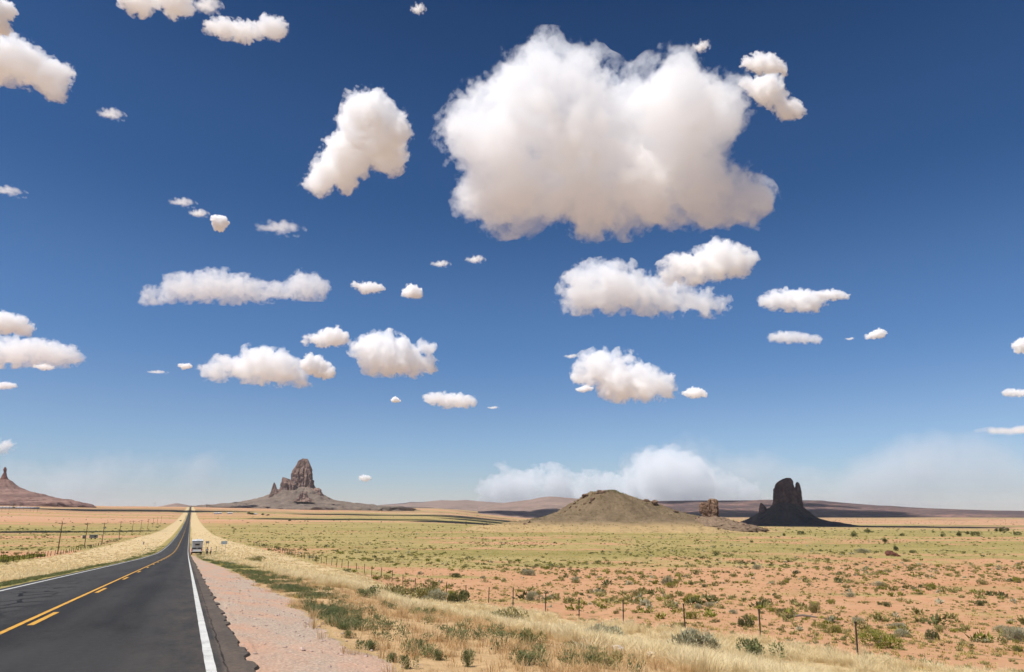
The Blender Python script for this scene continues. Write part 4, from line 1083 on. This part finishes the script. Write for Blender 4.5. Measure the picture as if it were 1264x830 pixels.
# white motorhome parked on the right shoulder, seen from behind
VW = plain('white_gelcoat', (0.74, 0.73, 0.70), 0.35, 0.03, 2, 0.5)
GRILL = plain('grey_plastic', (0.11, 0.11, 0.115), 0.6, 0.1, 4); RUB = plain('black_rubber', (0.018, 0.018, 0.018), 0.85, 0.2, 10)
REDL = plain('red_lens', (0.35, 0.015, 0.012), 0.25, 0.05, 4, 0.5); PALEP = plain('pale_grey_panel', (0.62, 0.61, 0.58), 0.5, 0.04, 3)
GLASS = plain('tinted_glass', (0.045, 0.05, 0.058), 0.08, 0.1, 1, 0.6)
yv = 177.0; xv = 2.15
root = empty('motorhome', (xv, yv, gz(xv, yv) + .02)); tag(root, 'white motorhome parked on the right shoulder beyond the white line', 'motorhome')
mb = MB(); mb.prism([(0, .62), (5.2, .62), (5.2, 1.0), (6.4, 1.0), (6.5, 1.35), (6.2, 2.2), (6.7, 2.35), (6.6, 2.9), (6.0, 3.02), (.25, 3.02), (0, 2.75)], -1.16, 1.16); o_ = mb.build('body', VW, root)
mb = MB(); mb.box((0, 3.1, 3.06), (2.36, 6.1, .10), bev=.03).box((0, 2.4, 3.22), (.8, 1.1, .26), bev=.05).box((.4, 4.6, 3.18), (.5, .5, .18), bev=.03); mb.build('roof_cap', VW, root)
mb = MB(); mb.box((0, -.07, 2.86), (2.34, .18, .10), bev=.02); mb.build('rear_awning_rail', GRILL, root)
mb = MB(); mb.box((0, -.012, 2.2), (1.9, .04, .95), bev=.015); f_ = mb.build('rear_panel', PALEP, root)
mb = MB(); mb.box((0, -.04, 2.25), (.95, .03, .36), bev=.01); mb.build('rear_window', GLASS, root)
mb = MB(); mb.box((-.55, -.03, 1.42), (.95, .05, .34), bev=.02).box((.55, -.03, 1.42), (.95, .05, .34), bev=.02); mb.build('lower_window', GLASS, root)
mb = MB(); mb.box((0, -.14, .80), (2.36, .24, .18), bev=.04); mb.build('bumper', VW, root)
for s in (-1, 1):
    mb = MB(); mb.box((s * 1.0, -.03, 1.05), (.22, .05, .34), bev=.015); mb.build('tail_light', REDL, root)
    for y in (1.25, 5.5):
        w_ = empty('wheel', (s * .98, y, .39)); w_.parent = root
        mb = MB(); mb.tube((-.12, 0, 0), (.12, 0, 0), .39, None, 18); mb.build('tyre', RUB, w_)
        mb = MB(); mb.tube((s * .10, 0, 0), (s * .135, 0, 0), .22, .18, 14); mb.build('rim', GREYM, w_)
    mb = MB(); mb.box((s * 1.172, 3.0, 2.1), (.03, 1.2, .6), bev=.01); mb.build('side_window', GLASS, root)
    mb = MB(); mb.tube((s * 1.18, 6.1, 1.95), (s * 1.5, 6.05, 1.95), .02, None, 6).box((s * 1.5, 6.05, 2.0), (.08, .16, .36), bev=.02); mb.build('mirror', GRILL, root)
mb = MB(); mb.box((1.172, 4.2, 1.7), (.03, .7, 1.8), bev=.01); mb.build('door', PALEP, root)
mb = MB(); mb.box((0, 3.0, .5), (2.0, 5.6, .24)).box((0, -.03, .56), (2.28, .08, .28)); mb.build('chassis', RUB, root)
mb = MB(); mb.box((0, -.025, .98), (.34, .03, .17)); mb.build('licence_plate', PALEP, root)

# two people standing beside it
SKIN = plain('skin', (0.42, 0.25, 0.18), 0.6, 0.06, 8)
def person(p, rz, label, shirt, trousers, hair, arm_up=False):
    root = empty('person', p, rz); tag(root, label, 'person', None)
    J = {'pel': (0, 0, .93, .135), 'wst': (0, .01, 1.10, .120), 'chs': (0, 0, 1.32, .140), 'nck': (0, 0, 1.49, .055), 'hd0': (0, -.01, 1.57, .080), 'hd1': (0, -.015, 1.68, .088), 'hd2': (0, -.01, 1.75, .055)}
    E = [('pel', 'wst'), ('wst', 'chs'), ('chs', 'nck'), ('nck', 'hd0'), ('hd0', 'hd1'), ('hd1', 'hd2')]
    for s, t_ in ((-1, 'l'), (1, 'r')):
        J.update({'hip' + t_: (s * .10, 0, .86, .095), 'kne' + t_: (s * .11, -.02, .48, .062), 'ank' + t_: (s * .12, .01, .09, .043), 'toe' + t_: (s * .14, -.15, .04, .036),
                  'sho' + t_: (s * .19, 0, 1.42, .058), 'elb' + t_: (s * .25, .03, 1.14, .043)})
        up = arm_up and s == 1
        J.update({'wri' + t_: (s * (.16 if up else .25), -.22 if up else -.06, 1.30 if up else .90, .030), 'hnd' + t_: (s * (.12 if up else .25), -.28 if up else -.10, 1.36 if up else .81, .034)})
        E += [('pel', 'hip' + t_), ('hip' + t_, 'kne' + t_), ('kne' + t_, 'ank' + t_), ('ank' + t_, 'toe' + t_), ('chs', 'sho' + t_), ('sho' + t_, 'elb' + t_), ('elb' + t_, 'wri' + t_), ('wri' + t_, 'hnd' + t_)]
    def skin(names, grow, name, mat):
        ks = [k for k in J if k in names]; ix = {k: i for i, k in enumerate(ks)}
        me = bpy.data.meshes.new(name); me.from_pydata([J[k][:3] for k in ks], [(ix[a], ix[b]) for a, b in E if a in ix and b in ix], [])
        o = bpy.data.objects.new(name, me); COL.objects.link(o)
        o.modifiers.new('s', 'SKIN'); o.modifiers.new('d', 'SUBSURF').levels = 1
        for i, k in enumerate(ks):
            sv = me.skin_vertices[0].data[i]; sv.radius = (J[k][3] + grow,) * 2; sv.use_root = i == 0
        dg = bpy.context.evaluated_depsgraph_get(); me2 = bpy.data.meshes.new_from_object(o.evaluated_get(dg)); bpy.data.objects.remove(o)
        me2.materials.append(mat); me2.shade_smooth(); o2 = bpy.data.objects.new(name, me2); COL.objects.link(o2); o2.parent = root
        return o2
    skin(set(J), 0, 'body', SKIN)
    skin({'wst', 'pel', 'chs', 'shol', 'shor', 'elbl', 'elbr'}, .016, 'shirt', shirt)
    skin({'pel', 'hipl', 'hipr', 'knel', 'kner', 'ankl', 'ankr'}, .014, 'trousers', trousers)
    mb = MB(); bmesh.ops.create_icosphere(mb.bm, subdivisions=2, radius=.112, matrix=Matrix.Translation((0, .012, 1.70)) @ Matrix.Diagonal((.9, 1, .85, 1))); mb.build('hair', hair, root, smooth=True)
    return root
BLUEW, NAVY, BLACKC, TANC = plain('pale_blue_cloth', (0.52, 0.58, 0.66), 0.9, 0.1, 9), plain('navy_cloth', (0.035, 0.045, 0.085), 0.9, 0.1, 9), plain('black_cloth', (0.03, 0.03, 0.032), 0.9, 0.1, 9), plain('pinkish_cloth', (0.50, 0.36, 0.31), 0.9, 0.1, 9)
HAIR = plain('dark_hair', (0.03, 0.022, 0.017), 0.7, 0.2, 30)
for x, y, rz, lab, a, b, up in ((4.35, 178.2, 0.5, 'standing person in a pale blue top and navy trousers next to the motorhome', BLUEW, NAVY, True), (5.15, 179.0, -1.2, 'standing person in a pinkish top and black trousers, farther from the motorhome than another', TANC, BLACKC, False)):
    person((x, y, gz(x, y) + .01), rz, lab, a, b, HAIR, up)

# signs and markers
def sign(px, py_panel, r, w, h, zc, label, panel, post):
    q = ray(px, py_panel); x, y = q[0] * r, q[1] * r; g = gz(x, y); zc = q[2] * r - g
    root = empty('road_sign', (x, y, g), 0.05); tag(root, label, 'road sign')
    mb = MB(); mb.box((0, 0, zc), (w, .02, h), bev=.006); mb.build('panel', panel, root)
    for s in (-1, 1):
        mb = MB(); mb.box((s * w * .3, .04, (zc + h * .4) / 2 - .15), (.07, .05, zc + h * .4 + .3)); mb.build('post', post, root)
    return root
PALEBLUE = plain('pale_blue_sign_face', (0.44, 0.52, 0.55), 0.45, 0.05, 3)
sign(276.6, 670.2, 196, 1.45, .80, 2, 'pale blue-grey road sign on two posts on the right verge', PALEBLUE, GREYM)
sign(256.0, 669.6, 232, .95, .62, 2, 'small grey sign between the motorhome and the pale blue road sign', GREYWALL, STEEL)
p, r = hit(266.3, 682.5)
mb = MB(); mb.box((0, 0, .75), (.13, .05, 1.9), bev=.01).box((0, 0, 1.72), (.14, .06, .10), bev=.01)
tag(mb.build('marker_post', plain('teal_plastic', (0.03, 0.20, 0.19), 0.5, 0.08, 5), loc=p), 'slim teal marker post among the weeds right of the motorhome', 'marker post')
p, r = hit(177.0, 672.6)
mb = MB(); mb.box((0, 0, .6), (.5, .06, 1.2), bev=.02).box((0, 0, 1.0), (.6, .08, .35), bev=.02)
tag(mb.build('marker_post', GREYWALL, loc=p), 'short grey marker board on the straw bank left of the road', 'marker post')

# dark car off the road far ahead
p, r = hit(222.6, 643.6)
root = empty('parked_car', p, 0.5); tag(root, 'dark car standing far ahead on the straw verge left of the road', 'car')
CARP = plain('black_car_paint', (0.025, 0.025, 0.028), 0.3, 0.05, 2, 0.5)
mb = MB(); mb.prism([(-2.3, .35), (2.3, .35), (2.35, .8), (1.3, .95), (.6, 1.5), (-1.4, 1.52), (-2.2, 1.0)], -.9, .9); mb.build('body', CARP, root)
mb = MB(); mb.prism([(.66, 1.40), (1.22, .98), (-1.9, 1.02), (-1.35, 1.42)], -.905, .905); mb.build('side_window', GLASS, root)
for s in (-1, 1):
    for y in (-1.4, 1.4):
        mb = MB(); mb.tube((s * .78, y, .33), (s * .93, y, .33), .33, None, 16); mb.build('wheel', RUB, root)
HAZE = 1.4e-5
# ------------------------------------------------------------------ clouds: real bodies of vapour, high over the plain
def inside(P, poly):
    x, y = P[:, 0], P[:, 1]; r = np.zeros(len(P), bool); n = len(poly)
    for i in range(n):
        x0, y0 = poly[i]; x1, y1 = poly[(i + 1) % n]
        r ^= ((y0 > y) != (y1 > y)) & (x < (x1 - x0) * (y - y0) / (y1 - y0 + 1e-9) + x0)
    return r
def bdist(P, poly):
    d = np.full(len(P), 1e9); n = len(poly)
    for i in range(n):
        a = np.array(poly[i]); b = np.array(poly[(i + 1) % n]); ab = b - a
        t = np.clip(((P - a) @ ab) / (ab @ ab + 1e-9), 0, 1); d = np.minimum(d, np.hypot(*(P - a - t[:, None] * ab).T))
    return d
DROPLET = (0.980, 0.990, 1.0)
DROPLET = (0.964, 0.981, 1.0)
def vapour(name, balls, size, dens, fray, width, ns, detail=6, rough=0.63, step=.3):
    """droplet density: solid inside a heap of billows, torn by fractal turbulence towards its edge (object space, 1 = cloud size)"""
    t = NT(name)
    P = t.n('VectorMath', {0: t.obj(), 3: 1.0 / size}, operation='SCALE').outputs[0]
    k = None
    for c, r, sq in balls:
        d = t.n('VectorMath', {0: P, 1: tuple(c)}, operation='SUBTRACT').outputs[0]
        if sq != 1.0: d = t.n('VectorMath', {0: d, 1: (1, 1, 1 / sq)}, operation='MULTIPLY').outputs[0]
        L = t.n('VectorMath', {0: d}, operation='LENGTH').outputs['Value']
        v = t.math('SUBTRACT', r, L)
        if k is None: k = v
        else:
            k = t.math('MAXIMUM', k, v)
    f = t.noise(P, ns, detail, rough)
    g = t.n('TexNoise', {'Vector': P, 'Scale': ns * 0.45, 'Detail': 2.0}).outputs['Fac']
    n = t.math('ADD', t.math('MULTIPLY', t.math('SUBTRACT', f, 0.5), 1.0), t.math('MULTIPLY', t.math('SUBTRACT', g, 0.5), 0.9))
    k = t.math('ADD', k, t.math('MULTIPLY_ADD', n, fray * 6.0, fray * 0.6))
    s = t.n('VolumeScatter', {'Color': DROPLET, 'Anisotropy': 0.0, 'Density': t.rng(k, 0.0, width, 0.0, dens * 40 / size)})
    t.t.links.new(s.outputs[0], t.out.inputs['Volume'])
    t.m.cycles.volume_step_rate = step
    return t.m
_bm = bmesh.new(); bmesh.ops.create_icosphere(_bm, subdivisions=2, radius=1)
ICO_V = np.array([v.co[:] for v in _bm.verts]); ICO_F = np.array([[v.index for v in f.verts] for f in _bm.faces]); _bm.free()

def remesh(ob, vox):
    md = ob.modifiers.new('r', 'REMESH'); md.mode = 'VOXEL'; md.voxel_size = vox; md.use_smooth_shade = True
    bpy.context.view_layer.update()
    me = bpy.data.meshes.new_from_object(ob.evaluated_get(bpy.context.evaluated_depsgraph_get())); ob.modifiers.clear()
    old = ob.data; ob.data = me; bpy.data.meshes.remove(old)
    return me

def cloud_body(balls, origin, size, label, dens, fray, width, ns, group=None, step=.3):
    """balls: (centre, radius, vertical squash) in units of the cloud's size"""
    C = np.array([b[0] for b in balls]); Rr = np.array([b[1] for b in balls]) + fray * 1.75; Q = np.array([[1, 1, b[2]] for b in balls])
    V = ((C[:, None, :] + ICO_V[None] * Rr[:, None, None] * Q[:, None, :]) * size).reshape(-1, 3)
    F = (ICO_F[None] + np.arange(len(C))[:, None, None] * len(ICO_V)).reshape(-1, 3)
    ob = mesh_np('cloud', V, F)
    if len(balls) > 1: remesh(ob, size / 60)
    ob.location = Vector(origin); ob.data.materials.append(vapour('cloud_vapour', balls, size, dens, fray, width, ns, step=step))
    return tag(ob, label, 'cloud', group)

def cloud(poly, label, alt=2700.0, r=None, dens=0.36, nb=10, rmax=.17, fray=None, width=None, ns=None, seed=None, group=None, step=.3, flat=False):
    global _cs
    _cs = globals().get('_cs', 0) + 1; rng = np.random.RandomState(seed or _cs)
    poly = [tuple(map(float, q)) for q in poly]; A = np.array(poly); mn, mx = A.min(0), A.max(0); c = (mn + mx) / 2
    db = ray(c[0], mx[1])
    if r is None: r = alt / max(db[2], .02)
    d0 = ray(*c); D = r * math.hypot(1, d0[2]); d0 = d0 / np.linalg.norm(d0); W = max(mx - mn)
    px = D * (d0 @ np.array([math.sin(YAW) * CP, math.cos(YAW) * CP, SP])) / FOC; size = W * px
    P = rng.uniform(mn, mx, (5000, 2)); P = P[inside(P, poly)]; dd = bdist(P, poly); maxd = dd.max()
    if flat:                                             # a thin streak: one stretched body
        H = (mx - mn)[1] * px; lens = [(np.zeros(3), .34, max(.14, .62 * H / size))]
        return cloud_body(lens, d0 * D, size, label, dens, .17, .42, 5.0, group, step)
    fray = fray or min(.045, .30 * maxd / W)
    balls, cov = [], np.zeros(len(P), bool)
    while len(balls) < nb and not cov.all():
        left = np.where(~cov)[0]
        gain = np.minimum(dd[left], W * rmax) * rng.uniform(.85, 1.0, len(left)); k = left[np.argmax(gain)]
        q = min(dd[k], W * rmax)
        if q < W * .012: break
        cov |= np.hypot(*(P - P[k]).T) < q * (.80 if len(balls) < nb * .5 else .9)
        dr = ray(*P[k]); dr = dr / np.linalg.norm(dr); free = max(0.0, dd[k] - q)
        pos = (dr * (D + rng.uniform(-1, 1) * (.5 * q + .8 * free) * px) - d0 * D) / size
        balls.append((pos, q / W * 1.0, 1.0))
    return cloud_body(balls, d0 * D, size, label, dens, fray, width or fray * .36, ns or .72 / fray, group, step)

BIG = [(527,178),(545,172),(558,152),(563,132),(585,118),(612,108),(625,80),(650,62),(690,57),(720,70),(745,88),(760,98),(778,100),(790,110),(798,88),(822,73),(848,82),(870,98),(905,112),(935,130),(952,146),(925,155),(905,160),(908,172),(930,188),(900,185),(888,190),(905,205),(918,232),(942,232),(945,255),(925,275),(905,288),(880,285),(870,270),(840,265),(815,275),(790,270),(765,283),(745,285),(715,275),(690,270),(660,282),(640,272),(615,278),(590,281),(580,262),(565,265),(541,255),(565,245),(575,222),(570,205),(548,195)]
cloud(BIG, 'largest cloud, a broad billowing white mass high above the brown hill', nb=34, rmax=.10, fray=.036, dens=.36, step=.2)
cloud([(366,222),(385,212),(395,190),(410,170),(425,140),(432,125),(428,118),(445,110),(470,115),(485,130),(500,145),(505,165),(498,180),(500,205),(485,222),(472,210),(460,205),(445,215),(430,235),(410,233),(390,240),(370,235)],
      'bright white hook-shaped cloud left of the largest cloud', nb=18, step=.3)
WISP = dict(dens=.16, flat=True, step=.5)
S = dict(nb=12, step=.4)
M = dict(nb=18, step=.33)
for poly, lab, kw in [
    ([(-30,-14),(8,-4),(26,17),(10,24),(26,41),(14,43),(-30,43)], 'white cloud cut by the top left corner of the photo', S),
    ([(-60,45),(0,45),(30,50),(40,62),(60,75),(75,74),(87,88),(80,95),(78,120),(70,123),(48,112),(30,100),(0,97),(-60,97)], 'white cloud at the far left with a ragged tail, below the corner one', M),
    ([(122,134),(135,136),(152,142),(148,148),(135,143)], 'tiny wisp right of the ragged-tailed cloud at the far left', WISP),
    ([(140,-12),(150,5),(170,19),(178,14),(186,8),(202,8),(212,26),(218,18),(237,16),(232,-14)], 'thin cloud cut by the top of the photo, with two hanging points', S),
    ([(238,-8),(272,-8),(272,10),(265,20),(250,12)], 'frayed wisp at the top edge touching the cloud with two hanging points', WISP),
    ([(252,32),(262,25),(290,26),(318,30),(326,19),(340,24),(354,22),(352,42),(340,48),(322,44),(306,52),(285,46),(268,44),(255,40)], 'narrow white cloud with a curled right end near the top', S),
    ([(260,268),(268,263),(280,268),(283,278),(275,287),(261,285)], 'small round white cloud puff above the long flat cloud', S),
    ([(234,262),(248,257),(256,262),(250,270),(238,269)], 'little wisp touching the left of a small round puff', WISP),
    ([(210,245),(222,245),(240,252),(228,255)], 'thin streak of cloud up left of a small round puff', WISP),
    ([(318,281),(335,275),(355,280),(372,286),(350,288),(330,285)], 'thin flat cloud below the hook-shaped cloud', WISP),
    ([(-10,232),(10,232),(28,238),(12,240),(-10,237)], 'faint streak of cloud alone in blue sky by the left side', WISP),
    ([(160,365),(175,358),(200,358),(205,342),(235,340),(265,335),(300,340),(325,352),(350,350),(370,336),(390,340),(405,352),(418,362),(395,366),(345,368),(300,372),(250,368),(215,370),(180,373)], 'long flat-bottomed white cloud above the volcanic peak\'s left, longest of the low ones', dict(nb=24, rmax=.10, step=.27)),
    ([(426,346),(440,350),(456,349),(471,352),(478,358),(461,361),(448,362),(435,353)], 'small ragged cloud just right of the long flat cloud', S),
    ([(486,363),(496,361),(506,349),(519,357),(523,368),(511,368),(499,365)], 'small pointed white cloud right of a small ragged one', S),
    ([(532,326),(545,321),(555,330),(538,331)], 'tiny cloud below the left end of the largest cloud', WISP),
    ([(575,327),(585,318),(598,314),(598,322),(585,325)], 'faint wisp below the largest cloud, right of a tiny one', WISP),
    ([(-40,385),(0,386),(25,392),(40,405),(38,412),(15,411),(-40,408)], 'upper white cloud of the stack at the left side above the red butte', S),
    ([(-50,430),(0,420),(20,418),(60,421),(90,432),(115,447),(95,449),(50,449),(20,449),(-50,450)], 'long tapering white cloud at the left side above the red butte', M),
    ([(35,452),(55,449),(70,455),(55,457)], 'small sliver under the long tapering cloud at the left side', S),
    ([(-20,473),(10,472),(25,477),(10,480),(-20,480)], 'small flat cloud, lowest of the stack at the left side', S),
    ([(218,450),(235,449),(237,454),(225,456)], 'tiny puff touching the left end of the many-lobed cloud above the peak', S),
    ([(183,457),(195,457),(205,461),(190,462)], 'tiny puff farthest left of the many-lobed cloud above the peak', WISP),
    ([(240,455),(258,449),(275,443),(290,443),(305,433),(316,427),(330,431),(345,434),(360,443),(370,455),(385,465),(390,472),(370,473),(340,472),(310,467),(290,464),(260,464),(245,460)], 'many-lobed white cloud straight above the left slope of the volcanic peak', M),
    ([(372,447),(380,437),(395,440),(410,452),(416,465),(400,468),(385,462),(373,455)], 'white cloud lobe at the right of the many-lobed cloud', S),
    ([(365,420),(385,415),(405,405),(420,405),(432,417),(425,425),(400,427),(385,423),(370,424)], 'ragged cloud leading into the double-lobed cloud above the peak', S),
    ([(432,428),(450,418),(470,411),(490,412),(500,419),(520,423),(543,422),(544,434),(525,436),(505,430),(540,450),(540,460),(510,462),(480,459),(450,459),(440,450),(450,445),(435,436)], 'double-lobed white cloud up right of the volcanic peak', M),
    ([(513,490),(535,486),(560,486),(580,489),(594,497),(575,503),(550,502),(530,497)], 'flat lens-shaped white cloud low right of the volcanic peak', S),
    ([(482,494),(488,489),(496,496),(485,497)], 'tiny puff left of the flat lens-shaped cloud', S),
    ([(602,503),(608,501),(615,504),(606,506)], 'tiny sliver right of the flat lens-shaped cloud', WISP),
    ([(688,377),(695,360),(700,342),(715,332),(735,328),(760,328),(775,330),(790,338),(810,345),(825,355),(845,356),(862,365),(885,366),(908,375),(895,381),(870,383),(845,381),(815,385),(790,378),(770,380),(740,381),(715,382)], 'second largest cloud, broad and white, directly under the largest one', dict(nb=24, rmax=.10, step=.27)),
    ([(790,341),(815,334),(822,322),(835,315),(860,312),(878,299),(900,303),(925,315),(936,328),(920,334),(900,341),(870,345),(845,345),(815,346)], 'white cloud resting on the upper right of the second largest cloud', M),
    ([(930,371),(950,362),(970,358),(990,360),(1010,362),(1022,372),(1005,384),(985,383),(965,380),(950,381)], 'white cloud above the dark butte, with a small cap on its right', M),
    ([(1007,360),(1030,358),(1055,367),(1030,370),(1012,368)], 'thin cap of cloud on the right shoulder of the one above the dark butte', S),
    ([(924,411),(945,414),(970,409),(1000,414),(1025,418),(1010,423),(970,423),(940,419)], 'thin flat cloud directly above the dark butte', S),
    ([(1065,416),(1085,406),(1095,411),(1090,417),(1070,418)], 'small cloud right of the thin flat one above the dark butte', S),
    ([(1044,418),(1053,416),(1054,420),(1046,421)], 'tiny puff between two small clouds above the dark butte', WISP),
    ([(704,465),(715,455),(718,442),(735,435),(745,434),(755,440),(775,434),(790,440),(785,446),(770,449),(800,455),(830,470),(838,483),(820,487),(790,491),(760,490),(745,488),(740,475),(720,475)], 'tiered white cloud straight above the brown hill', M),
    ([(697,438),(705,436),(713,444),(700,443)], 'tiny puff at the upper left of the tiered cloud', WISP),
    ([(708,482),(722,476),(735,480),(720,484)], 'small puff at the lower left of the tiered cloud', S),
    ([(840,487),(855,478),(868,482),(875,489),(855,491)], 'small white cloud at the lower right of the tiered cloud', S),
    ([(1250,425),(1262,417),(1285,420),(1285,436),(1255,436)], 'white cloud cut by the right side of the photo, the upper one', S),
    ([(1234,485),(1245,480),(1285,484),(1285,489),(1240,489)], 'flat cloud cut by the right side of the photo, the lower one', S),
    ([(1214,531),(1245,528),(1285,530),(1285,535),(1225,534)], 'faint flat streak of cloud low by the right side', WISP),
    ([(899,70),(915,75),(936,66),(957,71),(979,94),(957,90),(932,88),(911,78)], 'feathery cloud at the upper right of the largest cloud', S),
    ([(907,96),(932,98),(948,92),(963,98),(965,114),(996,141),(965,147),(955,129),(940,129),(924,112)], 'white tail cloud trailing off the right end of the largest cloud', M),
    ([(854,67),(872,48),(876,57),(864,67)], 'faint wisp above the right half of the largest cloud', WISP),
    ([(508,10),(516,2),(524,20),(514,18)], 'faint tuft of cloud at the top middle of the sky', WISP),
    ([(440,590),(452,585),(460,592),(450,595)], 'small pale cloud near the skyline right of the volcanic peak', dict(r=40000, nb=4, dens=.3)),
]:
    cloud(poly, lab, **kw)
cloud([(596,600),(604,590),(612,583),(628,579),(640,583),(642,588),(663,584),(691,579),(696,588),(711,591),(742,588),(754,589),(762,584),(775,582),(782,570),(792,561.5),(818,556.5),(833,560),(853,562),(870,572),(880,586),(905,596),(940,606),(960,622),(820,624),(700,624),(590,622)],
      'towering white storm cloud on the skyline behind the brown hill', r=60000, nb=22, rmax=.10, fray=.022, dens=.4, step=.25)
HAZY = dict(nb=34, fray=.05, width=.16, rmax=.045, ns=5.0, step=.6)
cloud([(800,566),(830,561),(900,561),(1000,566),(1090,570),(1180,574),(1250,583),(1300,592),(1300,618),(1200,616),(1000,612),(880,606),(800,602)], 'pale spread anvil of the storm cloud reaching right behind the dark butte', r=66000, dens=.34, **HAZY)
cloud([(-60,572),(0,564),(80,563),(160,566),(230,574),(300,590),(280,604),(150,612),(0,612),(-60,610)], 'pale hazy cloud bank low over the road\'s end and the red butte', r=60000, dens=.2, **HAZY)
cloud([(-20,546),(8,545),(28,549),(12,557),(-20,556)], 'pale flat cloud low above the red butte', r=45000, dens=.25, nb=4, fray=.08, width=.15)

# clouds outside the picture that shade the plain, each on the sun's side of its shadow
def overhead(gx, gy, w, d, label, alt=2700.0, seed=1, n=40):
    rng = np.random.RandomState(900 + seed); t_ = (alt - gz(gx, gy)) / SUN_DIR.z; size = max(w, d); m = min(w, d) / size
    nb = int(min(16, max(4, 2.2 / m))); balls = []
    for k in range(nb):
        u = (k + .5) / nb * 2 - 1; o = rng.uniform(-.12, .12) * m
        c = (u * (.5 - m * .3), o, rng.uniform(-.03, .06) * m) if w >= d else (o, u * (.5 - m * .3), rng.uniform(-.03, .06) * m)
        balls.append((np.array(c), m * rng.uniform(.34, .46), 1.0))
    return cloud_body(balls, np.array([gx, gy, gz(gx, gy)]) + np.array(SUN_DIR) * t_, size, label, .8, .06 * max(m, .4), .06, 6.0, 'clouds overhead outside the picture', 1.0)
OVL = 'white cloud overhead outside the picture, shading the plain'
overhead(-190, 700, 330, 75, OVL, seed=1, n=60)
for k, (px, r, w, d) in enumerate([(180, 3000, 700, 500), (480, 2700, 620, 420), (430, 1650, 420, 200), (636, 1500, 330, 340), (640, 2200, 420, 600), (650, 3200, 600, 800), (1100, 2250, 800, 480), (880, 2650, 380, 420)]):
    q = far(px, 640, r); overhead(q[0], q[1], w, d, OVL, seed=10 + k, n=60)
q = far(972, 649, RC)
overhead(q[0] + 40, q[1], 950, 560, OVL, seed=5)
# thin desert air over the plain
t = NT('air'); hz = t.n('VolumePrincipled', {'Color': (0.80, 0.87, 1.0), 'Density': HAZE, 'Anisotropy': 0.25})
t.t.links.new(hz.outputs[0], t.out.inputs['Volume'])
mb = MB(); mb.box((0, 0, 150), (92000, 92000, 620)); tag(mb.build('haze', t.m), kind='stuff')
print('script', round(time.time() - T0, 1), 's')
